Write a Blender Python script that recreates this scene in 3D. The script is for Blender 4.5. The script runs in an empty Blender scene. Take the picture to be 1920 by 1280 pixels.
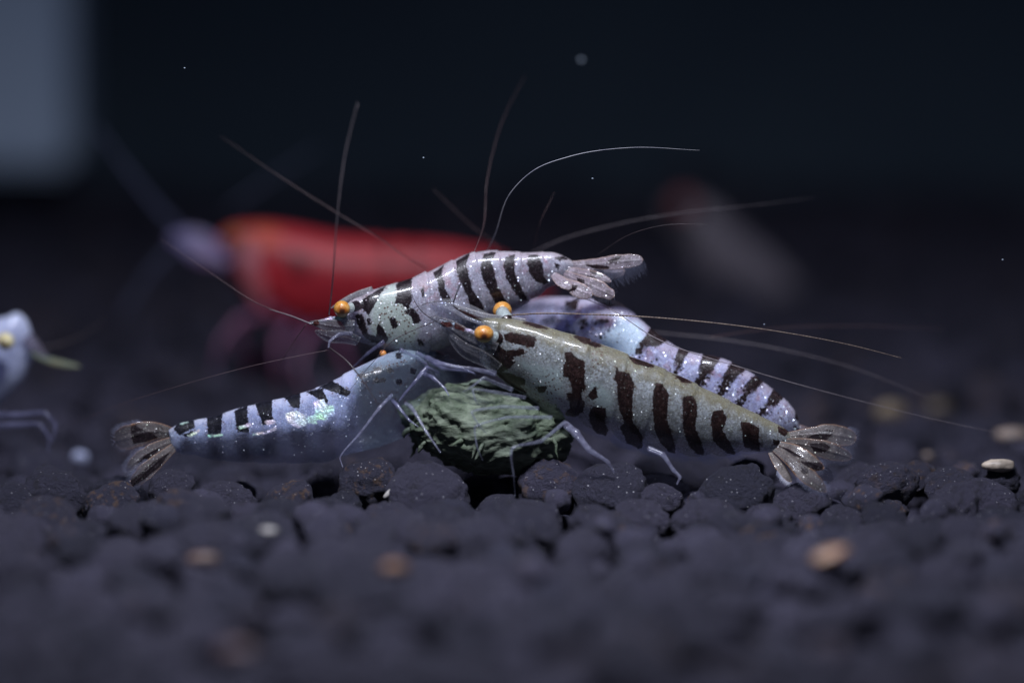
import bpy, math, random
import numpy as np
from mathutils import Vector, noise as mnoise

random.seed(7); np.random.seed(7)
sc = bpy.context.scene
COL = sc.collection

# ------------------------------------------------------------------ camera (1 unit = 1 cm)
PITCH = math.radians(8.0)
D0 = 25.0                       # lens to focal plane
PX = 320.0                      # photo pixels per cm on the focal plane
FW = np.array([0, math.cos(PITCH), -math.sin(PITCH)])
UP = np.array([0, math.sin(PITCH), math.cos(PITCH)])
RT = np.array([1.0, 0, 0])
CAMP = -FW * D0
def P(px, py, d=0.0):
    """the place in the tank seen at a photo pixel, d cm behind the focal plane"""
    s = (D0 + d) / D0
    return CAMP + FW * (D0 + d) + RT * ((px - 960) / PX * s) + UP * ((640 - py) / PX * s)
def proj(p):
    v = np.asarray(p) - CAMP
    z = v @ FW
    return np.stack([960 + (v @ RT) / z * D0 * PX, 640 - (v @ UP) / z * D0 * PX], -1), z - D0

cam_data = bpy.data.cameras.new('camera')
cam = bpy.data.objects.new('camera', cam_data); COL.objects.link(cam)
cam.location = CAMP
cam.rotation_euler = (math.radians(90) - PITCH, 0, 0)
cam_data.sensor_width = 36.0
cam_data.lens = 36.0 * D0 / 6.0
cam_data.clip_start = 0.5; cam_data.clip_end = 400
cam_data.dof.use_dof = True
cam_data.dof.focus_distance = D0 - 0.02
cam_data.dof.aperture_fstop = 0.150 / 1.12
sc.camera = cam

# ------------------------------------------------------------------ light
world = bpy.data.worlds.new('World'); sc.world = world; world.use_nodes = True
bg = world.node_tree.nodes['Background']
bg.inputs['Color'].default_value = (0.30, 0.42, 0.72, 1)
bg.inputs['Strength'].default_value = 0.060

def lamp(name, loc, target, size, sizey, power, color, spread=180):
    ld = bpy.data.lights.new(name, 'AREA'); ld.shape = 'RECTANGLE'
    ld.size = size; ld.size_y = sizey; ld.energy = power; ld.color = color
    ld.spread = math.radians(spread)
    o = bpy.data.objects.new(name, ld); COL.objects.link(o)
    o.location = loc
    o.rotation_euler = (Vector(target) - Vector(loc)).to_track_quat('-Z', 'Y').to_euler()
    return o
lamp('tank_lamp', (-0.5, -4.6, 9.0), (0.1, -1.6, -1), 4.2, 0.5, 820, (0.84, 0.87, 1.0), 112)

sc.view_settings.view_transform = 'Standard'
sc.view_settings.look = 'None'
sc.view_settings.exposure = 0.0
sc.view_settings.gamma = 1.0
sc.cycles.use_denoising = True
try: sc.cycles.denoiser = 'OPENIMAGEDENOISE'
except Exception: pass
sc.cycles.transparent_max_bounces = 24
sc.cycles.max_bounces = 8
sc.cycles.sample_clamp_indirect = 4

# ------------------------------------------------------------------ small node language
class NT:
    def __init__(s, name):
        s.m = bpy.data.materials.new(name); s.m.use_nodes = True
        s.t = s.m.node_tree; s.t.nodes.clear()
        s.out = s.t.nodes.new('ShaderNodeOutputMaterial')
    def n(s, kind, ins=None, out=0, **props):
        nd = s.t.nodes.new(kind)
        for k, v in props.items(): setattr(nd, k, v)
        for k, v in (ins or {}).items():
            sock = nd.inputs[k]
            if isinstance(v, bpy.types.NodeSocket): s.t.links.new(v, sock)
            else:
                if isinstance(v, tuple) and len(v) == 3 and len(sock.default_value) == 4: v = v + (1,)
                sock.default_value = v
        return nd.outputs[out]
    def math(s, op, a, b=0.0, c=0.0, clamp=False):
        nd = s.t.nodes.new('ShaderNodeMath'); nd.operation = op; nd.use_clamp = clamp
        for i, v in enumerate((a, b, c)):
            if isinstance(v, bpy.types.NodeSocket): s.t.links.new(v, nd.inputs[i])
            else: nd.inputs[i].default_value = v
        return nd.outputs[0]
    def mix(s, f, a, b):
        nd = s.t.nodes.new('ShaderNodeMix'); nd.data_type = 'RGBA'
        for sock, v in ((nd.inputs[0], f), (nd.inputs[6], a), (nd.inputs[7], b)):
            if isinstance(v, bpy.types.NodeSocket): s.t.links.new(v, sock)
            elif isinstance(v, tuple): sock.default_value = v + (1,) if len(v) == 3 else v
            else: sock.default_value = v
        return nd.outputs[2]
    def attr(s, name):
        return s.n('ShaderNodeAttribute', out=2, attribute_name=name)
    def ramp(s, v, lo, hi, a=0.0, b=1.0):
        return s.n('ShaderNodeMapRange', {0: v, 1: lo, 2: hi, 3: a, 4: b}, interpolation_type='SMOOTHSTEP')
    def noise(s, scale, detail=3, vec=None, rough=0.55):
        ins = {'Scale': scale, 'Detail': detail, 'Roughness': rough}
        if vec is not None: ins['Vector'] = vec
        return s.n('ShaderNodeTexNoise', ins)
    def obj(s):
        return s.n('ShaderNodeTexCoord', out=3)
    def geo(s):
        return s.n('ShaderNodeNewGeometry', out=0)
    def finish(s, shader):
        s.t.links.new(shader, s.out.inputs[0]); return s.m

def shell_material(name, pale, pale2, dorsal, dark, spots=(0.9, 0.92, 0.95), stipple=0.0, clear=0.55, tint=(0.4, 0.46, 0.46), flake=0.5,
                   sparkle=1.0, rim=None, base_clear=0.0, edge=0.10, coat=0.45, blush=None, dots=(0.10, 0.05, 0.035), spotcol2=None, sss=0.7):
    m = NT(name); v = m.obj()
    big = m.noise(7.0, 3, v); fine = m.noise(55.0, 2, v); mid = m.noise(22.0, 3, v)
    col = m.mix(m.ramp(big, 0.35, 0.68), pale, pale2)
    # darker grey mottling under the shell
    col = m.mix(m.ramp(mid, 0.46, 0.68, 0, 0.8), col, tuple(c * 0.45 for c in pale))
    if blush:
        bl_ = m.math('MULTIPLY', m.ramp(m.noise(17.0, 3, m.n('ShaderNodeVectorMath', {0: v, 1: (3.1, 7.7, 1.3)}, operation='ADD')), 0.5, 0.66), m.ramp(m.attr('dors'), 0.0, 0.6, 0.25, 0.9))
        col = m.mix(bl_, col, blush)
    gr2 = m.noise(110.0, 3, v, 0.7)
    col = m.mix(m.ramp(gr2, 0.40, 0.62, 0, 0.6), col, tuple(c * 0.42 for c in pale2))
    mot = m.noise(85.0, 2, v)
    col = m.mix(m.ramp(mot, 0.42, 0.66, 0, 0.5), col, tuple(c * 0.62 for c in dorsal))
    dm = m.math('MULTIPLY', m.ramp(m.math('ADD', m.attr('dors'), m.math('MULTIPLY', mid, 0.6)), 0.85, 1.30), 0.9)
    col = m.mix(dm, col, dorsal)
    col = m.mix(m.math('MULTIPLY', m.ramp(m.math('ADD', m.attr('tint'), m.math('MULTIPLY', m.math('SUBTRACT', mid, 0.5), 0.9)), -0.25, 0.6), 0.9), col, tint)
    # tiny brown chromatophores
    vd = m.n('ShaderNodeTexVoronoi', {'Vector': v, 'Scale': 46.0, 'Randomness': 1.0})
    dmask = m.math('MULTIPLY', m.ramp(vd, 0.36, 0.22), m.math('MAXIMUM', m.attr('dots'), m.math('MULTIPLY', m.ramp(m.attr('mark'), -0.75, -0.15), 0.8)))
    col = m.mix(m.math('MULTIPLY', dmask, 0.9), col, dots)
    # bars: signed distance field carried by the mesh, ragged by noise
    grit = m.noise(130.0, 2, v)
    wob = m.math('SUBTRACT', m.math('ADD', m.math('MULTIPLY', fine, 0.45), m.math('ADD', m.math('MULTIPLY', mid, 0.3), m.math('MULTIPLY', grit, 0.45))), 0.46)
    field = m.math('ADD', m.attr('mark'), m.math('MULTIPLY', wob, 0.75))
    bar = m.ramp(field, -edge * 0.4, edge)
    if stipple > 0:
        vs = m.n('ShaderNodeTexVoronoi', {'Vector': v, 'Scale': 46.0, 'Randomness': 1.0})
        st = m.ramp(m.math('ADD', m.math('SUBTRACT', m.attr('mark'), m.math('MULTIPLY', vs, 1.3)), 0.52), -0.02, 0.1)
        # solid near the back, stippled down the flank
        k = m.ramp(m.attr('dors'), 0.25, 0.75)
        bar = m.math('MAXIMUM', m.math('MULTIPLY', bar, k), m.math('MULTIPLY', st, stipple))
    barcol = m.mix(m.ramp(fine, 0.45, 0.7), dark, tuple(min(1, c * 2.1 + 0.004) for c in dark))
    col = m.mix(bar, col, barcol)
    # faint second set of bars deep in the tissue
    b2 = m.ramp(m.math('ADD', m.attr('ghost'), m.math('MULTIPLY', wob, 0.8)), -0.2, 0.5)
    col = m.mix(m.math('MULTIPLY', b2, 0.75), col, tuple(c * 0.14 for c in pale))
    # shimmer: iridescent sheen and white reflections painted into the colour
    vi = m.n('ShaderNodeTexVoronoi', {'Vector': v, 'Scale': 15.0}, out=1, feature='SMOOTH_F1')
    hs = m.n('ShaderNodeHueSaturation', {'Saturation': 1.3, 'Value': 1.2, 'Color': vi})
    shim = m.math('MULTIPLY', m.ramp(m.math('ADD', m.attr('shimmer'), m.math('MULTIPLY', wob, 0.9)), 0.0, 0.3), 0.95)
    shcol = m.mix(0.72, hs, (0.82, 0.92, 1.0))
    col = m.mix(shim, col, shcol)
    # white specks
    vp = m.n('ShaderNodeTexVoronoi', {'Vector': v, 'Scale': 60.0, 'Randomness': 1.0})
    vc = m.n('ShaderNodeTexVoronoi', {'Vector': v, 'Scale': 60.0, 'Randomness': 1.0}, out=1)
    sep = m.n('ShaderNodeSeparateColor', {0: vc})
    rnd = m.ramp(sep, 0.5, 0.8)
    sp = m.math('MULTIPLY', m.math('MULTIPLY', m.ramp(vp, 0.30, 0.10), rnd), m.math('SUBTRACT', 1.0, m.math('MULTIPLY', bar, 0.85)))
    sp = m.math('MULTIPLY', sp, sparkle * 0.7, clamp=True)
    spc = m.mix(m.attr('dors'), spots, spotcol2 or spots)
    col = m.mix(sp, col, spc)
    if rim:
        rm = m.math('MULTIPLY', m.ramp(m.math('ADD', m.attr('rim'), m.math('MULTIPLY', wob, 0.3)), 0.80, 1.02), 0.5)
        col = m.mix(rm, col, rim)
    bumpn = m.noise(95.0, 2, v)
    bh = m.math('ADD', m.math('ADD', m.math('MULTIPLY', bumpn, 0.4), m.math('MULTIPLY', mid, 0.5)), m.math('MULTIPLY', sp, 1.2))
    bump = m.n('ShaderNodeBump', {'Strength': 0.45, 'Distance': 0.012, 'Height': bh})
    bs = m.n('ShaderNodeBsdfPrincipled', {'Base Color': col, 'Roughness': 0.36, 'IOR': 1.36, 'Coat Weight': coat, 'Coat Roughness': 0.07,
             'Subsurface Weight': sss, 'Subsurface Radius': (0.34, 0.32, 0.36), 'Subsurface Scale': 1.0, 'Normal': bump})
    # glinting flakes: little facets lying at odd angles
    v2 = m.n('ShaderNodeTexVoronoi', {'Vector': v, 'Scale': 110.0}, out=1)
    v2d = m.n('ShaderNodeTexVoronoi', {'Vector': v, 'Scale': 110.0})
    off = m.n('ShaderNodeVectorMath', {0: v2, 1: (0.5, 0.5, 0.5)}, operation='SUBTRACT')
    off = m.n('ShaderNodeVectorMath', {0: off, 3: 1.5}, operation='SCALE')
    nn = m.n('ShaderNodeNewGeometry', out=1)
    nn = m.n('ShaderNodeVectorMath', {0: m.n('ShaderNodeVectorMath', {0: nn, 1: off}, operation='ADD')}, operation='NORMALIZE')
    gl = m.n('ShaderNodeBsdfGlossy', {'Color': m.mix(0.25, spots, v2), 'Roughness': 0.38, 'Normal': nn})
    s2 = m.n('ShaderNodeSeparateColor', {0: v2}, out=1)
    fm = m.math('MULTIPLY', m.math('MULTIPLY', m.ramp(v2d, 0.46, 0.30), m.ramp(s2, 0.40, 0.5)), m.math('SUBTRACT', flake, m.math('MULTIPLY', bar, flake * 0.8)))
    bs = m.n('ShaderNodeMixShader', {0: fm, 1: bs, 2: gl})
    hs2 = m.n('ShaderNodeHueSaturation', {'Saturation': 1.25, 'Value': 1.3, 'Color': vi})
    gl2 = m.n('ShaderNodeBsdfGlossy', {'Color': m.mix(0.55, hs2, (0.8, 0.93, 1.0)), 'Roughness': 0.5, 'Normal': m.n('ShaderNodeBump', {'Strength': 0.9, 'Distance': 0.02, 'Height': fine})})
    bs = m.n('ShaderNodeMixShader', {0: m.math('MULTIPLY', shim, 0.5), 1: bs, 2: gl2})
    tr = m.n('ShaderNodeBsdfTransparent', {'Color': (0.93, 0.95, 1.0)})
    cl = m.math('ADD', m.math('MULTIPLY', m.attr('clear'), clear), base_clear)
    keep = m.math('SUBTRACT', 1.0, m.math('MAXIMUM', m.math('MULTIPLY', bar, 0.85), m.math('MAXIMUM', sp, shim)))
    cl = m.math('MULTIPLY', cl, keep, clamp=True)
    mx = m.n('ShaderNodeMixShader', {0: cl, 1: bs, 2: tr})
    return m.finish(mx)

def simple_material(name, color, rough=0.5, color2=None, nscale=12.0, bump=0.0, clear=0.0, coat=0.0, sss=0.0, bdist=0.01):
    m = NT(name); v = m.obj()
    nz = m.noise(nscale, 4, v)
    col = m.mix(m.ramp(nz, 0.35, 0.65), color, color2 or tuple(c * 0.7 for c in color))
    ins = {'Base Color': col, 'Roughness': rough, 'Coat Weight': coat, 'Coat Roughness': 0.1, 'Subsurface Weight': sss,
           'Subsurface Radius': (0.1, 0.08, 0.08), 'Subsurface Scale': 0.5}
    if bump: ins['Normal'] = m.n('ShaderNodeBump', {'Strength': bump, 'Distance': bdist, 'Height': m.noise(nscale * 3, 4, v)})
    bs = m.n('ShaderNodeBsdfPrincipled', ins)
    if clear > 0:
        tr = m.n('ShaderNodeBsdfTransparent', {'Color': (0.95, 0.96, 1)})
        bs = m.n('ShaderNodeMixShader', {0: clear, 1: bs, 2: tr})
    return m.finish(bs)

# ------------------------------------------------------------------ objects and names
def link_mesh(name, verts, faces, mat, parent=None, attrs=None, smooth=True, kind=None, label=None, origin=None):
    verts = np.asarray(verts, float)
    c = verts.mean(0) if origin is None else np.asarray(origin, float)
    me = bpy.data.meshes.new(name)
    me.from_pydata((verts - c).tolist(), [], faces if isinstance(faces, list) else faces.tolist())
    me.materials.append(mat)
    if smooth: me.polygons.foreach_set('use_smooth', np.ones(len(me.polygons), bool))
    for k, a in (attrs or {}).items():
        at = me.attributes.new(k, 'FLOAT', 'POINT'); at.data.foreach_set('value', np.asarray(a, np.float32).ravel())
    me.update()
    o = bpy.data.objects.new(name, me); COL.objects.link(o)
    o.location = c
    if parent is not None:
        o.parent = parent
        off = np.zeros(3); q = parent
        while q is not None:
            off += np.array(q.location); q = q.parent
        o.location = c - off
    if kind: o['kind'] = kind
    if label: o['label'] = label
    return o
def thing(name, loc, label, cat, group=None):
    o = bpy.data.objects.new(name, None); COL.objects.link(o)
    o.location = loc; o.empty_display_size = 0.2
    o['label'] = label; o['category'] = cat
    if group: o['group'] = group
    return o
def tag(o, label, cat, group=None):
    o['label'] = label; o['category'] = cat
    if group: o['group'] = group
    return o

# ------------------------------------------------------------------ curve and skin helpers
def spline(pts, n, t_out=None):
    pts = np.asarray(pts, float)
    d = np.linalg.norm(np.diff(pts[:, :2] if pts.shape[1] < 4 else (pts[:, 0:2] + pts[:, 2:4]) / 2, axis=0), axis=1)
    t = np.concatenate([[0], np.cumsum(np.maximum(d, 1e-4))]); t /= t[-1]
    g = np.gradient(pts, t, axis=0) if len(pts) > 2 else np.repeat((pts[1] - pts[0])[None], 2, 0)
    q = np.linspace(0, 1, n) if t_out is None else t_out
    i = np.clip(np.searchsorted(t, q, side='right') - 1, 0, len(t) - 2)
    h = (t[i + 1] - t[i])[:, None]; u = ((q - t[i])[:, None] / h)
    return ((2*u**3 - 3*u**2 + 1) * pts[i] + (u**3 - 2*u**2 + u) * h * g[i]
            + (-2*u**3 + 3*u**2) * pts[i + 1] + (u**3 - u**2) * h * g[i + 1]), t

def tube_mesh(c, r, k=8):
    c = np.asarray(c, float); n = len(c); r = np.broadcast_to(np.asarray(r, float), (n,))
    T = np.gradient(c, axis=0); T /= np.linalg.norm(T, axis=1)[:, None] + 1e-12
    a = np.array([0.3, 0.2, 0.93]); u = np.cross(T[0], a); u /= np.linalg.norm(u)
    V = []
    ang = np.linspace(0, 2 * math.pi, k, endpoint=False)
    for i in range(n):
        u = u - T[i] * (u @ T[i]); u /= np.linalg.norm(u); w = np.cross(T[i], u)
        V.append(c[i] + r[i] * (np.cos(ang)[:, None] * u + np.sin(ang)[:, None] * w))
    V = np.concatenate(V)
    F = []
    for i in range(n - 1):
        for j in range(k):
            j2 = (j + 1) % k
            F.append((i*k + j, i*k + j2, (i+1)*k + j2, (i+1)*k + j))
    F.append(tuple(range(k - 1, -1, -1))); F.append(tuple((n-1)*k + j for j in range(k)))
    return V, F
def px_path(pts, n, dense=True):
    """pts: (px, py, depth) control points -> n points in the tank"""
    s, _ = spline(pts, n)
    return np.array([P(*q) for q in s])

def feeler(parent, pts, r0, r1, mat, name='antenna', beads=0.0, n=None, k=6, **kw):
    """a tapering antenna along px points; radii in photo px"""
    L = np.linalg.norm(np.diff(np.asarray(pts)[:, :2], axis=0), axis=1).sum()
    if n is None: n = int(max(24, L / (1.4 if beads else 9)))
    c = px_path(pts, n)
    u = np.linspace(0, 1, n)
    r = (r0 + (r1 - r0) * u ** 1.4) / PX
    if beads: r = r * (1 + beads * np.sin(u * L / 6.2 * 2 * math.pi))
    V, F = tube_mesh(c, r, k)
    return link_mesh(name, V, F, mat, parent, **kw)

def limb(parent, pts, radii, mat, name='leg', n=40, k=10):
    """a jointed walking leg: swellings at the joints, radii in photo px at every control point"""
    pts = np.asarray(pts, float)
    s, t = spline(np.column_stack([pts, radii]) if False else pts, n)
    # keep bends crisp: blend spline and polyline
    q = np.linspace(0, 1, n)
    lin = np.column_stack([np.interp(q, t, pts[:, i]) for i in range(3)])
    s = 0.35 * s + 0.65 * lin
    r = np.interp(q, t, radii)
    for tj in t[1:-1]: r = r * (1 + 0.22 * np.exp(-((q - tj) / 0.03) ** 2))
    c = np.array([P(*p) for p in s])
    r = r * (1.15 - 0.6 * q)
    V, F = tube_mesh(c, r * 0.72 / PX, k)
    return link_mesh(name, V, F, mat, parent)

def sdf(poly, X, Y):
    """signed distance in px, positive inside"""
    p = np.asarray(poly, float); q = np.roll(p, -1, 0)
    pt = np.stack([X, Y], -1)[:, None, :]
    e = (q - p)[None]; w = pt - p[None]
    tt = np.clip((w * e).sum(-1) / ((e * e).sum(-1) + 1e-9), 0, 1)
    dist = np.sqrt((((w - e * tt[..., None]) ** 2).sum(-1)).min(1))
    c = ((p[None, :, 1] > pt[..., 1]) != (q[None, :, 1] > pt[..., 1])) & \
        (pt[..., 0] < (q[None, :, 0] - p[None, :, 0]) * (pt[..., 1] - p[None, :, 1]) / (q[None, :, 1] - p[None, :, 1] + 1e-9) + p[None, :, 0])
    return np.where(c.sum(1) % 2 == 1, dist, -dist)
def field(polys, X, Y, scale=14.0):
    if not polys: return np.full(len(X), -1.0)
    return np.clip(np.max([sdf(p, X, Y) for p in polys], 0) / scale, -1, 1)

def shrimp_body(parent, st, mat, roll=0.0, width=0.58, marks=(), ghost=(), shimmer=(), segs=(), n=400, m=120,
                seg_amp=0.03, scallop=0.05, dots=None, clear_from=0.62, clear_zone=None, clear_at=None, tint=(), edge_at=None, name='body'):
    """one continuous carapace + abdomen. st rows: dorsal x,y, ventral x,y, depth[, width factor]"""
    st = np.asarray([list(r) + [1.0] * (6 - len(r)) for r in st], float)
    S, t = spline(st, n)
    Dp = np.array([P(a[0], a[1], a[4]) for a in S]); Vp = np.array([P(a[2], a[3], a[4]) for a in S])
    C = (Dp + Vp) / 2; N = (Dp - Vp) / 2; h = np.linalg.norm(N, axis=1); N /= h[:, None]
    T = np.gradient(C, axis=0); T /= np.linalg.norm(T, axis=1)[:, None]
    B = np.cross(T, N); B /= np.linalg.norm(B, axis=1)[:, None]
    B *= -np.sign((B @ FW))[:, None]
    w = h * width * S[:, 5]
    # plates: a saw-tooth swelling between the rear edges of the segments
    edges = [np.argmin(np.abs(S[:, 0] - x)) for x in segs]
    saw = np.zeros(n); ulob = np.zeros(n); seam = np.zeros(n)
    bounds = edges + [n - 1]
    for a, b in zip(bounds[:-1], bounds[1:]):
        u = (np.arange(a, b + 1) - a) / max(1, b - a)
        saw[a:b+1] = (0.25 * np.sin(math.pi * u) + 0.75 * u ** 2.2) * np.clip((1 - u) / 0.07, 0, 1); ulob[a:b+1] = np.sin(math.pi * u) ** 0.7
    for e in edges: seam += np.exp(-((np.arange(n) - e) / 1.6) ** 2)
    if edges:
        a = edges[0]; u = np.arange(a + 1) / a
        saw[:a+1] += np.clip((u - 0.8) / 0.2, 0, 1) * np.clip((1 - u) / 0.02, 0, 1) * 1.1
    cr, sr = math.cos(roll), math.sin(roll)
    heff = np.sqrt(np.maximum(h**2 - (w * sr)**2, (h * 0.4)**2)) / max(cr, 0.3)
    Nr = N * cr + B * sr; Br = B * cr - N * sr
    ang = np.linspace(0, 2 * math.pi, m, endpoint=False)
    ca, sa = np.cos(ang), np.sin(ang)
    vent = (1 - ca) / 2
    shp_n = np.sign(ca) * np.abs(ca) ** 0.94
    shp_w = np.sign(sa) * np.abs(sa) ** 0.92 * (1 - 0.22 * vent ** 2)
    R = 1 + seg_amp * saw[:, None] * (0.35 + 0.65 * np.abs(sa))[None]
    Rn = 1 + seg_amp * saw[:, None] + scallop * ulob[:, None] * (vent ** 6)[None]
    V = C[:, None] + Nr[:, None] * (heff[:, None] * Rn * shp_n[None])[..., None] + Br[:, None] * (w[:, None] * R * shp_w[None])[..., None]
    near = V.copy()
    half = m // 2
    mirror = (-np.arange(m)) % m
    isfar = np.arange(m) > half
    src = np.where(isfar, mirror, np.arange(m))
    pxy, _ = proj(near[:, src].reshape(-1, 3))
    X, Y = pxy[:, 0], pxy[:, 1]
    V = V.reshape(-1, 3)
    F = []
    for i in range(n - 1):
        for j in range(m):
            j2 = (j + 1) % m
            F.append((i*m + j, i*m + j2, (i+1)*m + j2, (i+1)*m + j))
    F.append(tuple(range(m - 1, -1, -1))); F.append(tuple((n-1)*m + j for j in range(m)))
    tt = np.repeat(np.linspace(0, 1, n), m)
    ve = np.tile(vent, n)
    cl = np.clip((ve - clear_from) / (1 - clear_from), 0, 1) ** 1.3
    if clear_zone is not None:
        a, b = clear_zone
        cl = cl * np.clip((tt - a) / 0.1, 0, 1) * np.clip((b - tt) / 0.06, 0, 1)
    if clear_at is not None: cl = np.maximum(cl, np.clip(field(clear_at, X, Y, 20) + 0.3, 0, 1))
    if edge_at is not None:
        vb = (edge_at + 0.10 * ulob)[:, None] + 0 * ca[None]
        past = np.clip((vent[None] - vb) / 0.02 * 0.5 + 0.5, 0, 1)
        fade = np.clip((np.arange(n) / n - 0.27) / 0.06, 0, 1)[:, None] * np.clip((0.99 - np.arange(n) / n) / 0.03, 0, 1)[:, None]
        base_cl = np.clip((vent[None] - 0.52) / 0.3, 0, 1) * 0.5 * fade
        cl = np.maximum(np.maximum(cl * 0, base_cl.ravel()), (past * fade).ravel() * 1.15)
        if clear_at is not None: cl = np.maximum(cl, np.clip(field(clear_at, X, Y, 20) + 0.3, 0, 1))
        rimv = (np.exp(-((vent[None] - vb + 0.012) / 0.012) ** 2) * fade).ravel()
    else: rimv = np.zeros(n * m)
    attrs = dict(tint=field(tint, X, Y, 24), mark=field(marks, X, Y), ghost=field(ghost, X, Y, 20), shimmer=field(shimmer, X, Y, 12), dors=np.tile(ca, n),
                 clear=cl, rim=rimv, dots=np.clip(field(dots, X, Y, 20) + 0.3, 0, 1) if dots else np.zeros(n * m))
    return link_mesh(name, V, F, mat, parent, attrs)

def blade(parent, pts, hw, mat, name='uropod', tilt=0.0, thick=0.012, marks=(), n=46, m=18, clear=0.6, cup=0.15, label=None):
    """a thin leaf-like plate: centre line in px (x, y, depth), half widths in px, with real thickness"""
    s, t = spline(pts, n); q = np.linspace(0, 1, n)
    H, _ = spline(np.column_stack([np.linspace(0, 1, len(hw)) * 100, hw]), n)
    h = np.maximum(H[:, 1], 0.25) / PX
    h *= np.where(q > 0.9, np.sqrt(np.clip(1 - ((q - 0.9) / 0.1005) ** 2, 0, 1)), 1)
    h = np.maximum(h, 0.0006)
    rgd = np.random.RandomState(int(abs(pts[0][0]) * 7 + abs(pts[-1][1])))
    rag = 1 + (0.045 * np.interp(q, np.linspace(0, 1, 17), rgd.randn(17)) * np.clip((q - 0.2) / 0.3, 0, 1) if name in ('uropod', 'telson') else 0)
    h = np.maximum(h * rag, 0.0006)
    C = np.array([P(*p) for p in s]); T = np.gradient(C, axis=0); T /= np.linalg.norm(T, axis=1)[:, None]
    W = np.cross(np.broadcast_to(FW, T.shape), T); W /= np.linalg.norm(W, axis=1)[:, None]
    Nn = np.cross(T, W); Nn *= -np.sign(Nn @ FW)[:, None]
    W2 = W * math.cos(tilt) + Nn * math.sin(tilt); N2 = Nn * math.cos(tilt) - W * math.sin(tilt)
    v = np.linspace(-1, 1, m)
    top = C[:, None] + W2[:, None] * (h[:, None] * v[None])[..., None] + N2[:, None] * (h[:, None] * cup * (1 - v**2)[None] + 0.10 * h[:, None] * np.exp(-(v / 0.09)**2)[None])[..., None]
    th = thick * (1 - np.abs(v) ** 4)[None] * np.clip(h / 0.03, 0.1, 1)[:, None] + 0.0006
    bot = top - N2[:, None] * th[..., None]
    V = np.concatenate([top.reshape(-1, 3), bot.reshape(-1, 3)])
    F = []; o = n * m
    for i in range(n - 1):
        for j in range(m - 1):
            a, b, c_, d_ = i*m + j, i*m + j + 1, (i+1)*m + j + 1, (i+1)*m + j
            F.append((a, b, c_, d_)); F.append((o + d_, o + c_, o + b, o + a))
        F.append((i*m, (i+1)*m, o + (i+1)*m, o + i*m)); F.append((o + i*m + m-1, o + (i+1)*m + m-1, (i+1)*m + m-1, i*m + m-1))
    F.append(tuple(range(m)) + tuple(o + j for j in range(m - 1, -1, -1)))
    F.append(tuple((n-1)*m + j for j in range(m - 1, -1, -1)) + tuple(o + (n-1)*m + j for j in range(m)))
    pxy, _ = proj(np.concatenate([top.reshape(-1, 3)] * 2)); X, Y = pxy[:, 0], pxy[:, 1]
    rim = np.maximum(np.tile(np.abs(v), n), np.repeat(np.clip((q - 0.85) / 0.15, 0, 1), m)); rim = np.concatenate([rim, rim])
    cl = np.full(len(X), clear) if np.isscalar(clear) else np.tile(np.repeat(np.interp(q, np.linspace(0, 1, len(clear)), clear), m), 2)
    ob = link_mesh(name, V, F, mat, parent, dict(tint=np.full(len(X), -1.0), mark=field(marks, X, Y, 9), rim=rim, clear=cl, dors=np.zeros(len(X)), ghost=np.full(len(X), -1.0),
                   shimmer=np.full(len(X), -1.0), dots=np.full(len(X), 0.2)), label=label)
    return ob, top

def setae(parent, top, mat, length, u0, u1, side=1, count=70, lean=0.5, tip=True, r=0.45):
    """the fringe of fine bristles along a plate's free edge (one mesh of many tapering hairs)"""
    n, m = top.shape[:2]; V = []; F = []
    ed = top[:, -1] if side > 0 else top[:, 0]
    inn = top[:, m // 2]
    path = [(ed[i], ed[i] - inn[i]) for i in range(int(u0 * (n - 1)), int(u1 * (n - 1)) + 1)]
    if tip:
        ed2 = top[:, 0] if side > 0 else top[:, -1]
        path += [(ed2[i], ed2[i] - inn[i]) for i in range(n - 1, int((n - 1) * 0.86), -1)]
    E = np.array([p[0] for p in path]); dirs = np.array([p[1] for p in path])
    dirs = dirs / (np.linalg.norm(dirs, axis=1)[:, None] + 1e-9)
    ax = inn[-1] - inn[0]; ax /= np.linalg.norm(ax)
    rng = np.random.RandomState(count)
    for k in range(count):
        f = k / (count - 1) * (len(E) - 1); i = int(min(f, len(E) - 2)); u = f - i
        p = E[i] * (1 - u) + E[i + 1] * u
        d = dirs[i] * (1 - u) + dirs[i + 1] * u; d = d + ax * lean; d /= np.linalg.norm(d) + 1e-9
        L = length / PX * (0.75 + 0.4 * rng.rand()) * (0.55 + 0.45 * math.sin(math.pi * min(1, 0.15 + 0.85 * k / count)))
        d2 = d + rng.randn(3) * 0.06
        pts = np.array([p - d * 0.006, p + d * L * 0.5, p + d2 * L])
        vv, ff = tube_mesh(pts, np.array([r, r * 0.7, 0.08]) / PX, 3)
        b = len(V); V += vv.tolist(); F += [tuple(b + q for q in g) for g in ff]
    return link_mesh('setae', V, F, mat, parent, kind='stuff', smooth=False)

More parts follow.
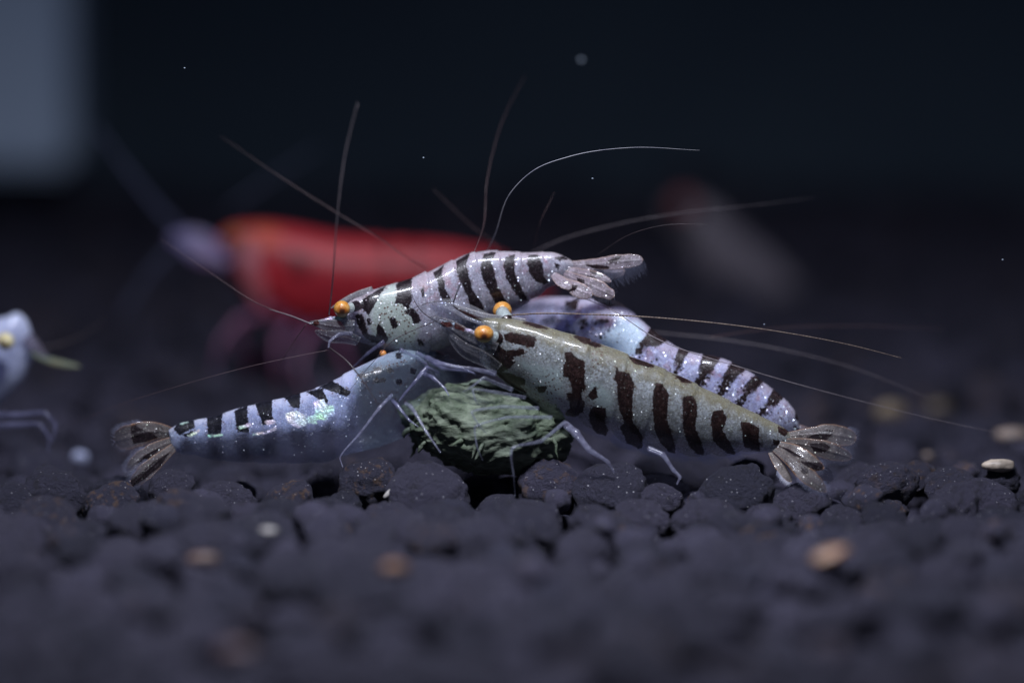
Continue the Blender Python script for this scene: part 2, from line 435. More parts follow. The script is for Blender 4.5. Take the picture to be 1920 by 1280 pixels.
def ball(center, r, nu=32, nv=20, squash=(1, 1, 1)):
    V = []; F = []
    for i in range(nv + 1):
        a = math.pi * i / nv
        for j in range(nu):
            b = 2 * math.pi * j / nu
            V.append((math.sin(a) * math.cos(b) * squash[0], math.sin(a) * math.sin(b) * squash[1], math.cos(a) * squash[2]))
    for i in range(nv):
        for j in range(nu):
            j2 = (j + 1) % nu
            F.append((i*nu + j, (i+1)*nu + j, (i+1)*nu + j2, i*nu + j2))
    return np.asarray(center) + np.array(V) * r, F
def eye(parent, px, py, d, rpx, mat, stalk_mat, to, stalk_r=(9, 8), squash=(1, 1, 1)):
    c = P(px, py, d)
    V, F = ball(c, rpx / PX, squash=squash)
    e = link_mesh('eye', V, F, mat, parent, origin=c)
    pts = [(px, py, d)] + list(to)
    cc = px_path(pts, 12)
    V, F = tube_mesh(cc, np.linspace(stalk_r[0], stalk_r[1], 12) / PX, 14)
    tt = np.repeat(np.linspace(0, 1, 12), 14)
    link_mesh('eyestalk', V, F, stalk_mat, e, dict(tint=np.full(len(V), 0.3), mark=np.where(tt > 0.62, 0.6, -1.0), clear=np.zeros(len(V)), dors=np.zeros(len(V)), ghost=np.full(len(V), -1.), shimmer=np.full(len(V), -1.), dots=np.zeros(len(V)), rim=np.zeros(len(V))))
    return e

# ------------------------------------------------------------------ materials of the animals
DARK = (0.014, 0.007, 0.007)
shell_front = shell_material('shell_olive', (0.37, 0.40, 0.41), (0.45, 0.49, 0.52), (0.175, 0.16, 0.10), (0.017, 0.008, 0.007), spots=(0.75, 0.78, 0.70), spotcol2=(0.75, 0.70, 0.36), sparkle=0.4, coat=0.32, clear=0.85, base_clear=0.16, tint=(0.40, 0.48, 0.48), flake=0.2, rim=(0.42, 0.42, 0.40))
shell_upper = shell_material('shell_lavender', (0.36, 0.36, 0.44), (0.44, 0.44, 0.54), (0.34, 0.29, 0.33), (0.010, 0.006, 0.008), spots=(0.9, 0.88, 0.95), sparkle=0.4, coat=0.32, blush=(0.36, 0.20, 0.25), clear=0.5, tint=(0.36, 0.42, 0.38), flake=0.36)
shell_rear = shell_material('shell_blue_lilac', (0.50, 0.52, 0.84), (0.56, 0.60, 0.86), (0.36, 0.32, 0.42), (0.016, 0.009, 0.010), spots=(0.95, 0.95, 1.0), stipple=1.0, sparkle=1.0, blush=(0.40, 0.25, 0.33), clear=0.3, tint=(0.50, 0.63, 0.78), flake=0.5)
shell_left = shell_material('shell_shimmer_blue', (0.32, 0.36, 0.58), (0.38, 0.46, 0.68), (0.44, 0.46, 0.64), (0.006, 0.006, 0.010), spots=(0.8, 0.85, 0.95), sparkle=0.35, clear=0.74, coat=0.12, tint=(0.15, 0.20, 0.25), flake=0.25, base_clear=0.08)
fan_mat = shell_material('fan_plate', (0.12, 0.10, 0.10), (0.27, 0.235, 0.22), (0.3, 0.28, 0.26), (0.012, 0.008, 0.010), spots=(0.85, 0.80, 0.70), sparkle=0.6, flake=0.25, clear=0.88, rim=(0.40, 0.20, 0.10), sss=0.0)
fan_lilac = shell_material('fan_plate_lilac', (0.28, 0.21, 0.25), (0.46, 0.40, 0.46), (0.3, 0.28, 0.26), (0.012, 0.006, 0.008), spots=(0.95, 0.9, 0.95), sparkle=0.6, flake=0.3, clear=0.8, rim=(0.42, 0.27, 0.20), sss=0.0)
scale_mat = shell_material('clear_scale', (0.24, 0.24, 0.27), (0.32, 0.31, 0.34), (0.3, 0.3, 0.3), (0.05, 0.014, 0.012), spots=(0.9, 0.9, 0.9), sparkle=0.5, clear=0.92, rim=(0.40, 0.36, 0.34), sss=0.0)
leg_mat = simple_material('clear_leg', (0.40, 0.41, 0.55), 0.18, (0.20, 0.19, 0.27), 30, bump=0.2, clear=0.72, coat=1.0)
leg_glass = simple_material('glassy_leg', (0.34, 0.36, 0.46), 0.15, (0.16, 0.16, 0.22), 30, bump=0.2, clear=0.78, coat=1.0)
leg_dim = simple_material('violet_leg', (0.22, 0.22, 0.36), 0.25, (0.10, 0.10, 0.17), 16, clear=0.62, coat=0.8)
ant_brown = simple_material('antenna_brown', (0.20, 0.15, 0.115), 0.4, (0.10, 0.07, 0.06), 60)
ant_grey = simple_material('antenna_grey', (0.22, 0.19, 0.205), 0.4, (0.15, 0.125, 0.14), 14, clear=0.15)
ant_ash = simple_material('antenna_ash', (0.36, 0.31, 0.33), 0.5, (0.28, 0.24, 0.26), 14)
ant_dark = simple_material('antenna_dark', (0.060, 0.045, 0.050), 0.4, (0.03, 0.022, 0.026), 20)
ant_bright = simple_material('antenna_pale', (0.40, 0.40, 0.44), 0.35, (0.24, 0.24, 0.30), 9)
ant_red = simple_material('antenna_plum', (0.12, 0.075, 0.08), 0.4, (0.08, 0.05, 0.055), 14, clear=0.1)
seta_mat = simple_material('seta_blue', (0.30, 0.32, 0.44), 0.35, (0.20, 0.21, 0.30), 14, clear=0.5)

def eye_material():
    m = NT('eye_amber'); v = m.obj()
    # dark spot looks sideways out of the head
    sx = m.n('ShaderNodeSeparateXYZ', {0: v}); sep = sx.node
    px = m.math('ADD', sep.outputs[0], 0.0); pz = sep.outputs[2]; py = sep.outputs[1]
    nz = m.noise(40, 3, v)
    d = m.math('SQRT', m.math('ADD', m.math('POWER', m.math('ADD', px, -0.004), 2.0), m.math('POWER', m.math('ADD', pz, 0.008), 2.0)))
    d = m.math('ADD', d, m.math('MULTIPLY', m.math('SUBTRACT', nz, 0.5), 0.012))
    front = m.ramp(py, 0.0, -0.01)
    col = m.mix(m.ramp(nz, 0.35, 0.7), (0.52, 0.21, 0.028), (0.60, 0.32, 0.09))
    col = m.mix(m.math('MULTIPLY', m.ramp(d, 0.042, 0.010), m.math('MULTIPLY', front, 0.85)), col, (0.26, 0.06, 0.012))
    col = m.mix(m.math('MULTIPLY', m.ramp(d, 0.022, 0.008), front), col, (0.06, 0.02, 0.01))
    low = m.ramp(pz, -0.012, -0.04)
    col = m.mix(m.math('MULTIPLY', low, 0.6), col, (0.42, 0.40, 0.18))
    b = m.n('ShaderNodeBump', {'Strength': 0.35, 'Distance': 0.004, 'Height': m.n('ShaderNodeTexVoronoi', {'Vector': v, 'Scale': 150.0})})
    return m.finish(m.n('ShaderNodeBsdfPrincipled', {'Base Color': col, 'Roughness': 0.33, 'Subsurface Weight': 0.3, 'Subsurface Radius': (0.05, 0.03, 0.02), 'Subsurface Scale': 0.4, 'Coat Weight': 0.2, 'Coat Roughness': 0.2, 'Normal': b}))
eye_mat = eye_material()
eye_orange = simple_material('eye_orange', (0.60, 0.17, 0.04), 0.4, (0.5, 0.22, 0.06), 20, sss=0.2)

# ------------------------------------------------------------------ FRONT SHRIMP
A = thing('tiger_shrimp', P(1200, 860, 0.0), 'olive tinted shrimp with broad brown bars, nearest of the pile, head over the green lump', 'shrimp', 'banded shrimps piled round the food')
A_st = [(858, 604, 857, 622, -0.03, 0.8), (882, 598, 880, 648, -0.03, 0.8), (908, 596, 905, 678, -0.02, 0.8), (932, 596, 924, 698, 0.0, 0.9), (958, 598, 945, 716, 0.0), (1000, 606, 985, 742, 0.0), (1050, 621, 1028, 774, 0.0),
        (1100, 637, 1070, 796, 0.0), (1150, 655, 1112, 812, 0.0), (1200, 676, 1160, 832, 0.0), (1263, 701, 1208, 847, 0.0), (1310, 724, 1258, 855, 0.0),
        (1345, 741, 1305, 861, 0.0), (1402, 769, 1358, 858, 0.0), (1440, 787, 1402, 851, 0.0), (1474, 806, 1440, 847, 0.0), (1490, 822, 1462, 849, 0.0, 0.8)]
A_marks = [
 [(921,645),(935,648),(960,668),(966,678),(955,690),(940,697),(920,692)],
 [(945,627),(960,624),(990,629),(1004,632),(1001,651),(980,647),(960,642),(947,637)],
 [(952,657),(980,655),(985,661),(972,667),(960,669)],
 [(922,694),(960,702),(985,712),(984,720),(975,722),(987,737),(970,730),(950,715)],
 [(1005,725),(1027,724),(1020,734),(1012,736)],
 [(1059,661),(1070,659),(1080,670),(1095,677),(1096,700),(1096,730),(1087,740),(1075,736),(1072,720),(1066,707),(1057,706),(1056,687),(1061,680)],
 [(1062,737),(1087,740),(1096,755),(1092,772),(1080,780),(1062,779),(1059,775),(1069,765),(1067,750)],
 [(1117,724),(1120,745),(1110,749),(1102,742)],
 [(1112,761),(1135,766),(1136,780),(1132,786),(1140,807),(1135,816),(1117,810),(1106,790),(1105,775)],
 [(1156,689),(1160,697),(1179,700),(1188,718),(1186,736),(1185,769),(1185,793),(1172,793),(1162,769),(1159,742),(1157,715),(1152,712)],
 [(1163,802),(1172,790),(1188,794),(1204,817),(1204,839),(1197,840),(1177,830)],
 [(1231,718),(1242,721),(1254,739),(1251,763),(1250,787),(1257,808),(1265,836),(1265,849),(1254,846),(1239,830),(1228,805),(1225,769),(1224,742)],
 [(1281,745),(1296,742),(1307,757),(1307,778),(1302,799),(1311,821),(1319,842),(1318,852),(1308,851),(1293,836),(1283,811),(1281,781)],
 [(1339,771),(1354,769),(1361,781),(1360,793),(1354,805),(1363,821),(1375,842),(1378,851),(1366,849),(1351,839),(1337,824),(1336,805),(1333,787)],
 [(1390,792),(1405,793),(1423,802),(1422,824),(1425,845),(1411,843),(1396,836),(1393,818),(1392,805)],
 [(1074,629),(1100,635),(1128,649),(1118,651),(1090,641)], [(1180,670),(1205,676),(1227,688),(1210,687),(1190,680)], [(980,605),(1010,608),(1030,616),(1005,614)], [(1262,702),(1280,708),(1296,718),(1280,716)],
 [(1460,799),(1478,808),(1472,818),(1460,810)], [(1450,824),(1462,827),(1459,834),(1452,833)]]
shrimp_body(A, A_st, shell_front, roll=math.radians(24), width=0.60, marks=A_marks, segs=(1110, 1180, 1250, 1310, 1372, 1425),
            dots=[[(960,700),(1060,690),(1065,790),(1000,760)], [(1100,640),(1150,660),(1120,720),(1100,700)]], clear_from=0.70, clear_zone=(0.25, 1.0), clear_at=[[(840,585),(914,590),(915,640),(912,705),(840,690)]], seg_amp=0.045, scallop=0.05, edge_at=0.78, tint=[[(965,670),(1055,690),(1062,735),(1050,765),(1010,740),(985,700)], [(1100,710),(1150,730),(1150,790),(1105,760)]])
eye(A, 907, 626, -0.16, 17.5, eye_mat, shell_front, [(922, 630, -0.13), (942, 636, -0.08)], (9, 12), (1.06, 1, 0.92))
eye(A, 942, 583, 0.10, 18.0, eye_mat, shell_front, [(943, 590, 0.03), (947, 596, 0.0), (952, 610, -0.02)], (13, 15))
# beak between the eyes
bl, _ = blade(A, [(985, 606, -0.02), (950, 602, -0.03), (915, 597, -0.04), (880, 586, -0.04), (846, 571, -0.04)], [9, 10, 9, 7, 2], scale_mat, 'rostrum', tilt=0.2, thick=0.05,
              marks=[[(849,575),(870,585),(900,598),(904,606),(893,603),(866,590)], [(886,596),(905,603),(910,614),(892,606)]], clear=0.35, cup=0.3)
# antennal scales and peduncle of clear plates
blade(A, [(930, 655, -0.13), (885, 640, -0.16), (840, 612, -0.16), (806, 594, -0.14)], [14, 19, 17, 4], scale_mat, 'antennal_scale', tilt=0.5, marks=[[(826,604),(845,604),(848,612),(832,612)], [(853,606),(872,612),(870,620),(852,616)]], clear=0.75)
blade(A, [(925, 605, 0.06), (885, 588, 0.09), (850, 572, 0.10), (805, 566, 0.1)], [12, 16, 13, 3], scale_mat, 'antennal_scale', tilt=-0.4, clear=0.85, marks=[[(802,570),(812,570),(812,580),(804,580)]])
blade(A, [(935, 690, -0.15), (905, 672, -0.17), (870, 655, -0.16), (838, 622, -0.14)], [12, 18, 16, 6], scale_mat, 'antennal_scale', tilt=0.7, clear=0.8)
limb(A, [(925, 640, -0.10), (880, 622, -0.12), (850, 608, -0.12), (824, 600, -0.12)], [8, 8, 6, 4], scale_mat, 'antennule_peduncle')
limb(A, [(930, 700, -0.12), (880, 690, -0.16), (845, 686, -0.16), (812, 680, -0.1)], [7, 5, 4.5, 3], leg_mat, 'maxilliped')
# main feelers
feeler(A, [(944, 592, 0.05), (1000, 588, -0.05), (1100, 589, -0.06), (1250, 597, -0.02), (1450, 620, 0.0), (1600, 648, 0.02), (1690, 671, 0.02)], 1.6, 0.6, ant_brown, beads=0.35)
feeler(A, [(850, 567, -0.03), (858, 545, -0.25), (868, 520, -0.4), (877, 494, -0.5)], 1.54, 0.34, ant_ash, 'antennule')
feeler(A, [(846, 567, -0.02), (820, 565, 0), (796, 570, 0), (766, 582, 0.0)], 0.97, 0.21, ant_dark, 'antennule')
feeler(A, [(838, 612, -0.1), (808, 597, -0.1), (786, 578, -0.1), (772, 550, -0.1), (770, 524, -0.08)], 1.25, 0.27, ant_dark, 'antennule')
feeler(A, [(826, 598, -0.1), (780, 617, -0.1), (735, 640, -0.1), (700, 678, -0.1), (668, 716, -0.1), (640, 752, -0.1)], 1.03, 0.22, ant_dark, 'antennule', beads=0.3)
feeler(A, [(822, 602, -0.12), (860, 640, -0.14), (900, 668, -0.15)], 0.80, 0.17, ant_dark, 'antennule')
feeler(A, [(890, 470, -0.1), (905, 430, 0.3), (913, 340, 0.5), (945, 220, 0.8), (986, 140, 1.1)], 0.68, 0.15, ant_red, 'antennule')
# legs
limb(A, [(1060, 795, -0.12), (1080, 812, -0.2), (1104, 842, -0.22), (1140, 866, -0.2), (1152, 886, -0.18)], [9, 10, 8.5, 7, 4], leg_mat)
limb(A, [(1215, 840, -0.05), (1243, 852, -0.08), (1262, 880, -0.08), (1275, 894, -0.08), (1269, 908, -0.08)], [7, 7, 7, 7, 4], leg_mat)
limb(A, [(1060, 790, -0.1), (1015, 826, -0.24), (960, 840, -0.3), (958, 852, -0.3), (963, 890, -0.27), (966, 930, -0.2)], [5, 5, 4.5, 4.5, 4, 2.5], leg_glass)
limb(A, [(960, 730, -0.12), (925, 716, -0.2), (908, 708, -0.24), (880, 728, -0.26), (868, 734, -0.24)], [6, 5, 5, 4, 2], leg_glass)
limb(A, [(985, 745, -0.14), (930, 735, -0.24), (886, 730, -0.28), (892, 752, -0.28), (898, 760, -0.25)], [5, 4.5, 4, 4, 2], leg_glass)
limb(A, [(1010, 765, -0.12), (940, 762, -0.22), (884, 772, -0.3), (900, 800, -0.28), (912, 812, -0.24)], [5, 4.5, 4.5, 3.6, 2], leg_glass)
limb(A, [(1035, 782, -0.1), (950, 782, -0.2), (890, 800, -0.26), (895, 840, -0.27), (905, 862, -0.24)], [5, 4, 4, 3.6, 2], leg_glass)
# pleopods: short flaps under the abdomen
for (x, y) in ((1150, 822), (1200, 836), (1255, 846), (1310, 850), (1365, 848)):
    blade(A, [(x, y - 8, 0.0), (x + 16, y + 9, 0.0), (x + 36, y + 16, 0.0)], [12, 11, 4], scale_mat, 'pleopod', clear=1.25, n=20, m=10)
# tail fan
fanA = [([(1468, 818, -0.03), (1510, 815, -0.06), (1550, 814, -0.08), (1606, 822, -0.08)], [6, 13, 20, 15], [[(1512,820),(1545,808),(1562,804),(1560,812),(1550,824),(1522,826)]], 0.15, (0.3, 0.5, 0.95)),
        ([(1466, 828, -0.03), (1508, 833, -0.1), (1555, 845, -0.13), (1597, 858, -0.12)], [6, 12, 17, 9], [[(1518,832),(1545,830),(1556,838),(1545,849),(1526,845)]], -0.15, (0.3, 0.5, 0.95)),
        ([(1460, 835, -0.06), (1490, 848, -0.14), (1522, 868, -0.18), (1545, 878, -0.18)], [9, 15, 15, 7], [[(1500,864),(1540,868),(1546,878),(1525,884)], [(1462,836),(1480,842),(1505,858),(1490,854)]], 0.1, (0.2, 0.4, 0.7)),
        ([(1452, 842, -0.06), (1480, 862, -0.15), (1510, 888, -0.2), (1550, 922, -0.2)], [5, 11, 17, 6], [[(1500,868),(1514,880),(1516,888),(1504,886)], [(1472,862),(1490,884),(1492,904),(1478,890)]], 0.3, (0.3, 0.5, 0.9)),
        ([(1462, 832, 0.02), (1500, 852, -0.02), (1535, 878, -0.04), (1562, 900, -0.04)], [6, 12, 16, 8], [[(1510,856),(1530,866),(1534,876),(1516,868)]], -0.3, (0.4, 0.6, 0.95)),
        ([(1444, 848, -0.05), (1458, 868, -0.12), (1472, 888, -0.14), (1484, 903, -0.14)], [4, 9, 10, 5], [], 0.5, 0.15)]
for i, (pts, hw, mk, tl, cl) in enumerate(fanA):
    ob, top = blade(A, pts, hw, fan_mat, 'telson' if i == 2 else 'uropod', tilt=tl, marks=mk, clear=cl)
    setae(ob, top, seta_mat, 11, 0.55, 1.0, side=1, count=44, lean=0.9, r=0.4)

# ------------------------------------------------------------------ UPPER SHRIMP
B = thing('tiger_shrimp', P(900, 600, 0.25), 'arched lavender shrimp with black bands and its tail fan raised, top of the pile', 'shrimp', 'banded shrimps piled round the food')
B_st = [(640, 580, 640, 602, 0.12, 0.8), (655, 566, 650, 616, 0.14, 0.9), (676, 552, 664, 634, 0.18), (706, 541, 695, 648, 0.2), (742, 530, 738, 660, 0.22), (785, 517, 790, 662, 0.24), (828, 499, 840, 645, 0.26),
        (862, 483, 882, 616, 0.27), (895, 473, 920, 597, 0.27), (930, 471, 955, 583, 0.27), (965, 473, 985, 567, 0.27), (1000, 474, 1010, 552, 0.26),
        (1040, 474, 1032, 536, 0.25), (1063, 484, 1050, 529, 0.24), (1080, 494, 1068, 522, 0.23, 0.8)]
B_marks = [
 [(669,580),(680,563),(706,545),(722,538),(711,554),(702,571),(691,589),(680,578)],
 [(667,591),(678,589),(684,606),(689,626),(702,630),(730,633),(732,628),(722,644),(698,641),(682,628),(673,613)],
 [(687,597),(694,597),(695,608),(690,608)], [(709,606),(717,615),(726,632),(705,632)],
 [(743,534),(754,525),(772,521),(770,545),(772,563),(765,580),(754,569),(741,567),(746,549)],
 [(759,584),(774,578),(783,589),(789,602),(776,607),(772,593)], [(730,598),(739,595),(746,613),(737,615)],
 [(791,541),(794,540),(795,557),(792,556)],
 [(813,512),(831,499),(827,512),(833,527),(833,541),(844,558),(846,567),(831,562),(822,545),(824,534)],
 [(856,490),(879,476),(873,498),(879,519),(884,543),(901,565),(909,586),(884,579),(877,555),(860,519),(857,505)],
 [(908,476),(929,473),(921,488),(925,509),(932,536),(944,555),(949,569),(929,567),(917,545),(905,519),(902,498)],
 [(949,483),(965,478),(963,493),(965,512),(972,531),(982,550),(989,562),(977,562),(963,543),(949,519),(945,498)],
 [(992,480),(1008,478),(1017,495),(1018,517),(1028,529),(1020,533),(1004,526),(992,507),(989,488)],
 [(1042,483),(1056,481),(1063,486),(1049,488)], [(1041,493),(1049,497),(1046,505),(1042,500)], [(783,636),(792,640),(795,648),(786,646)]]
shrimp_body(B, B_st, shell_upper, roll=math.radians(8), width=0.58, marks=B_marks, segs=(800, 850, 893, 936, 978, 1022), clear_from=0.8, seg_amp=0.055,
            dots=[[(700,560),(790,560),(790,660),(700,650)]], scallop=0.04, tint=[[(690,560),(740,520),(760,560),(790,610),(780,660),(690,650)]])
eye(B, 641, 579, 0.0, 15.5, eye_mat, shell_upper, [(655, 577, 0.03), (670, 573, 0.08)], (9, 10))
blade(B, [(700, 545, 0.16), (676, 553, 0.16), (652, 562, 0.16), (620, 578, 0.15)], [9, 9, 6, 1], scale_mat, 'rostrum', tilt=0.2, thick=0.05, clear=0.3, cup=0.3)
blade(B, [(665, 610, 0.05), (635, 612, 0.02), (605, 608, 0.0), (578, 604, 0.0)], [10, 13, 10, 2], scale_mat, 'antennal_scale', tilt=0.3, clear=0.55, marks=[[(588,603),(596,598),(598,608),(590,612)]])
blade(B, [(672, 640, 0.06), (645, 632, 0.02), (615, 630, 0.0), (590, 620, 0.0)], [10, 14, 12, 4], scale_mat, 'antennal_scale', tilt=0.5, clear=0.75)
limb(B, [(650, 596, 0.08), (620, 598, 0.04), (598, 603, 0.02), (580, 607, 0.0)], [7, 7, 6, 4], scale_mat, 'antennule_peduncle')
limb(B, [(660, 625, 0.04), (636, 626, 0.0), (618, 640, -0.02), (616, 652, -0.02)], [5, 5, 5, 5], leg_mat, 'antenna_base')
feeler(B, [(617, 590, 0.0), (622, 545, -0.2), (633, 400, -0.55), (647, 290, -0.7), (670, 194, -0.8)], 1.32, 0.25, ant_ash)
feeler(B, [(640, 600, 0.3), (700, 560, 0.6), (800, 502, 0.75), (780, 492, 0.7)][2:] + [(700, 440, 0.6), (630, 398, 0.6), (520, 328, 0.65), (415, 256, 0.75)], 0.95, 0.18, ant_red)
feeler(B, [(580, 606, 0.0), (545, 592, 0.1), (505, 580, 0.15)], 1.79, 0.39, ant_grey, 'antennule')
feeler(B, [(545, 592, 0.1), (490, 572, 0.2), (400, 515, 0.35), (345, 478, 0.45), (300, 448, 0.5)], 0.85, 0.19, ant_red, 'antennule')
feeler(B, [(618, 652, -0.02), (645, 672, -0.15), (675, 706, -0.2), (708, 757, -0.22)], 1.82, 0.40, ant_dark)
feeler(B, [(616, 656, 0.0), (560, 667, 0.0), (480, 684, 0.0), (340, 722, 0.0), (220, 760, 0.05), (120, 800, 0.1)], 0.51, 0.11, ant_red, 'antennule')
feeler(B, [(574, 608, 0.0), (555, 635, 0.1), (530, 672, 0.2), (510, 700, 0.3)], 0.94, 0.20, ant_red, 'antennule')
# raised tail fan
m_up = [[(1098,497),(1120,497),(1143,500),(1140,505),(1115,504)], [(1140,490),(1158,480),(1166,479),(1160,487),(1146,492)]]
fanB = [([(1066, 498, 0.22), (1110, 496, 0.18), (1150, 492, 0.15), (1206, 487, 0.13)], [8, 11, 14, 10], m_up, 0.1, (0.2, 0.35, 0.75), 24),
        ([(1064, 508, 0.2), (1095, 514, 0.14), (1130, 521, 0.1), (1146, 528, 0.1)], [8, 10, 9, 4], [[(1100,517),(1118,521),(1120,526),(1102,522)], [(1106,506),(1128,514),(1130,520),(1108,511)]], 0.2, 0.3, 8),
        ([(1058, 514, 0.19), (1085, 526, 0.1), (1115, 538, 0.06), (1152, 556, 0.05)], [8, 12, 15, 9], [[(1082,521),(1096,526),(1096,531),(1084,528)]], -0.1, 0.2, 10),
        ([(1046, 524, 0.19), (1070, 536, 0.1), (1095, 548, 0.06), (1112, 552, 0.06)], [7, 11, 14, 8], [[(1068,534),(1082,536),(1078,545),(1070,545)]], 0.0, 0.05, 0),
        ([(1070, 500, 0.24), (1105, 507, 0.24), (1140, 512, 0.24), (1172, 508, 0.24)], [7, 11, 13, 8], [[(1105,502),(1130,505),(1132,512),(1108,510)]], -0.2, 0.35, 14),
        ([(1038, 514, 0.2), (1048, 524, 0.12), (1060, 533, 0.08), (1072, 540, 0.08)], [6, 10, 10, 5], [], 0.2, 0.0, 0)]
for i, (pts, hw, mk, tl, cl, ln) in enumerate(fanB):
    ob, top = blade(B, pts, hw, fan_lilac, 'telson' if i == 1 else 'uropod', tilt=tl, marks=mk, clear=cl, thick=0.016)
    if ln: setae(ob, top, seta_mat, ln * 1.35, 0.22, 1.0, side=1, count=100 if i == 0 else 26, lean=0.45, tip=i != 0, r=0.30)
for pts in ([(720, 640, 0.15), (690, 662, 0.2), (660, 690, 0.25)], [(750, 655, 0.12), (800, 684, 0.2), (760, 738, 0.28), (742, 756, 0.3)], [(780, 660, 0.12), (830, 690, 0.15), (890, 700, 0.2), (900, 722, 0.25)]):
    limb(B, pts, [5, 4.5, 4, 3][:len(pts)], leg_dim)

# ------------------------------------------------------------------ REAR SHRIMP
Cc = thing('tiger_shrimp', P(1300, 800, 0.4), 'pale blue lilac shrimp with stippled bands and white sparkles, half hidden behind the olive one', 'shrimp', 'banded shrimps piled round the food')
C_st = [(900, 600, 895, 640, 1.5), (930, 582, 922, 660, 1.35), (975, 568, 955, 685, 1.15), (1020, 561, 1000, 705, 0.98), (1065, 558, 1045, 715, 0.76), (1117, 562, 1085, 722, 0.55), (1155, 570, 1115, 727, 0.45), (1192, 590, 1145, 732, 0.40),
        (1222, 617, 1170, 742, 0.37), (1252, 641, 1198, 752, 0.35), (1297, 661, 1243, 770, 0.34), (1352, 672, 1303, 788, 0.33), (1402, 696, 1348, 803, 0.32), (1447, 729, 1402, 813, 0.31), (1480, 757, 1442, 820, 0.30), (1495, 782, 1470, 822, 0.30, 0.85), (1499, 800, 1486, 820, 0.30, 0.6)]
C_marks = [
 [(1117,627),(1130,622),(1142,615),(1147,620),(1132,627),(1130,637),(1122,637)], [(1155,634),(1165,630),(1165,634),(1157,638)], [(1113,610),(1130,606),(1142,604),(1140,599),(1118,600)],
 [(1185,665),(1195,647),(1210,632),(1222,612),(1252,638),(1235,647),(1212,650),(1207,662),(1200,672)],
 [(1222,677),(1232,672),(1235,680),(1227,682)],
 [(1262,690),(1266,672),(1272,654),(1295,656),(1282,672),(1278,690),(1268,705),(1258,700)],
 [(1320,660),(1352,666),(1340,687),(1330,705),(1322,722),(1310,735),(1296,725),(1305,705),(1313,685)],
 [(1365,690),(1377,674),(1400,690),(1384,704),(1370,722),(1360,744),(1348,762),(1335,748),(1346,722)],
 [(1398,720),(1415,704),(1432,714),(1414,732),(1402,748),(1392,768),(1374,762),(1385,738)],
 [(1438,752),(1450,730),(1470,742),(1458,757),(1438,778),(1424,792),(1412,782)], [(1492,772),(1497,780),(1496,788),(1491,784)], [(1484,798),(1490,796),(1493,803),(1486,805)],
 [(940,570),(990,563),(985,580),(955,590)], [(1060,566),(1085,562),(1080,580),(1062,584)], [(1085,600),(1100,596),(1104,612),(1088,616)], [(1060,622),(1080,620),(1078,630),(1062,632)], [(985,600),(1005,596),(1000,612),(988,612)], [(1015,600),(1040,590),(1050,600),(1030,610)]]
shrimp_body(Cc, C_st, shell_rear, roll=math.radians(14), width=0.50, marks=C_marks, segs=(1196, 1265, 1322, 1376, 1424, 1462), clear_from=0.9, seg_amp=0.035,
            dots=[[(930,575),(1125,565),(1135,680),(940,690)], [(1445,735),(1500,770),(1495,815),(1440,800)]], scallop=0.0,
            tint=[[(1125,630),(1165,590),(1205,605),(1215,640),(1180,680),(1110,680)]],
            ghost=[[(965,572),(1010,563),(1070,575),(1075,590),(1040,580),(1000,585),(975,600)], [(1010,600),(1040,596),(1048,610),(1020,614)]])
blade(Cc, [(1185, 596, 0.40), (1160, 577, 0.36), (1135, 565, 0.33), (1112, 560, 0.32)], [7, 9, 8, 3], fan_lilac, 'rostrum', tilt=0.2, thick=0.05, clear=0.1, cup=0.3, marks=[[(1120,566),(1145,566),(1150,573),(1135,576),(1120,571)]])
for pts, hw in (([(1480, 800, 0.3), (1500, 806, 0.3), (1515, 812, 0.32), (1535, 822, 0.34)], [8, 10, 10, 5]), ([(1482, 812, 0.34), (1500, 822, 0.36), (1515, 832, 0.38), (1530, 842, 0.4)], [8, 10, 10, 5])):
    blade(Cc, pts, hw, fan_lilac, 'uropod', clear=0.5)
feeler(Cc, [(1050, 580, 0.60), (1085, 560, 0.26), (1130, 573, 0.12), (1230, 634, 0.0), (1400, 692, -0.15), (1600, 748, -0.22), (1780, 792, -0.26), (1925, 822, -0.3)], 0.94, 0.20, ant_grey)
feeler(Cc, [(1190, 618, 0.75), (1240, 624, 0.8), (1320, 632, 0.8), (1450, 652, 0.75), (1600, 690, 0.7), (1742, 746, 0.65)], 1.11, 0.24, ant_grey)
feeler(Cc, [(960, 570, 1.15), (940, 470, 1.0), (880, 420, 0.9), (812, 354, 0.9)], 1.11, 0.24, ant_red)
feeler(Cc, [(1330, 632, 0.6), (1450, 616, 0.8), (1600, 611, 0.95), (1775, 617, 1.05)], 1.03, 0.22, ant_red)
feeler(Cc, [(985, 480, 0.9), (1050, 450, 0.85), (1150, 422, 0.8), (1300, 396, 0.75), (1420, 384, 0.8), (1530, 370, 0.95)], 0.72, 0.13, ant_grey)
feeler(Cc, [(900, 500, 0.55), (928, 440, 0.3), (955, 365, 0.1), (1000, 320, 0.0), (1070, 293, -0.02), (1180, 277, -0.02), (1312, 282, -0.02)], 0.86, 0.19, ant_bright)
feeler(Cc, [(1000, 470, 0.6), (1012, 420, 0.4), (1040, 360, 0.4)], 0.68, 0.15, ant_red)
feeler(Cc, [(1120, 478, 0.35), (1180, 440, 0.1), (1240, 423, 0.02), (1335, 421, 0.0)], 0.75, 0.16, ant_dark)

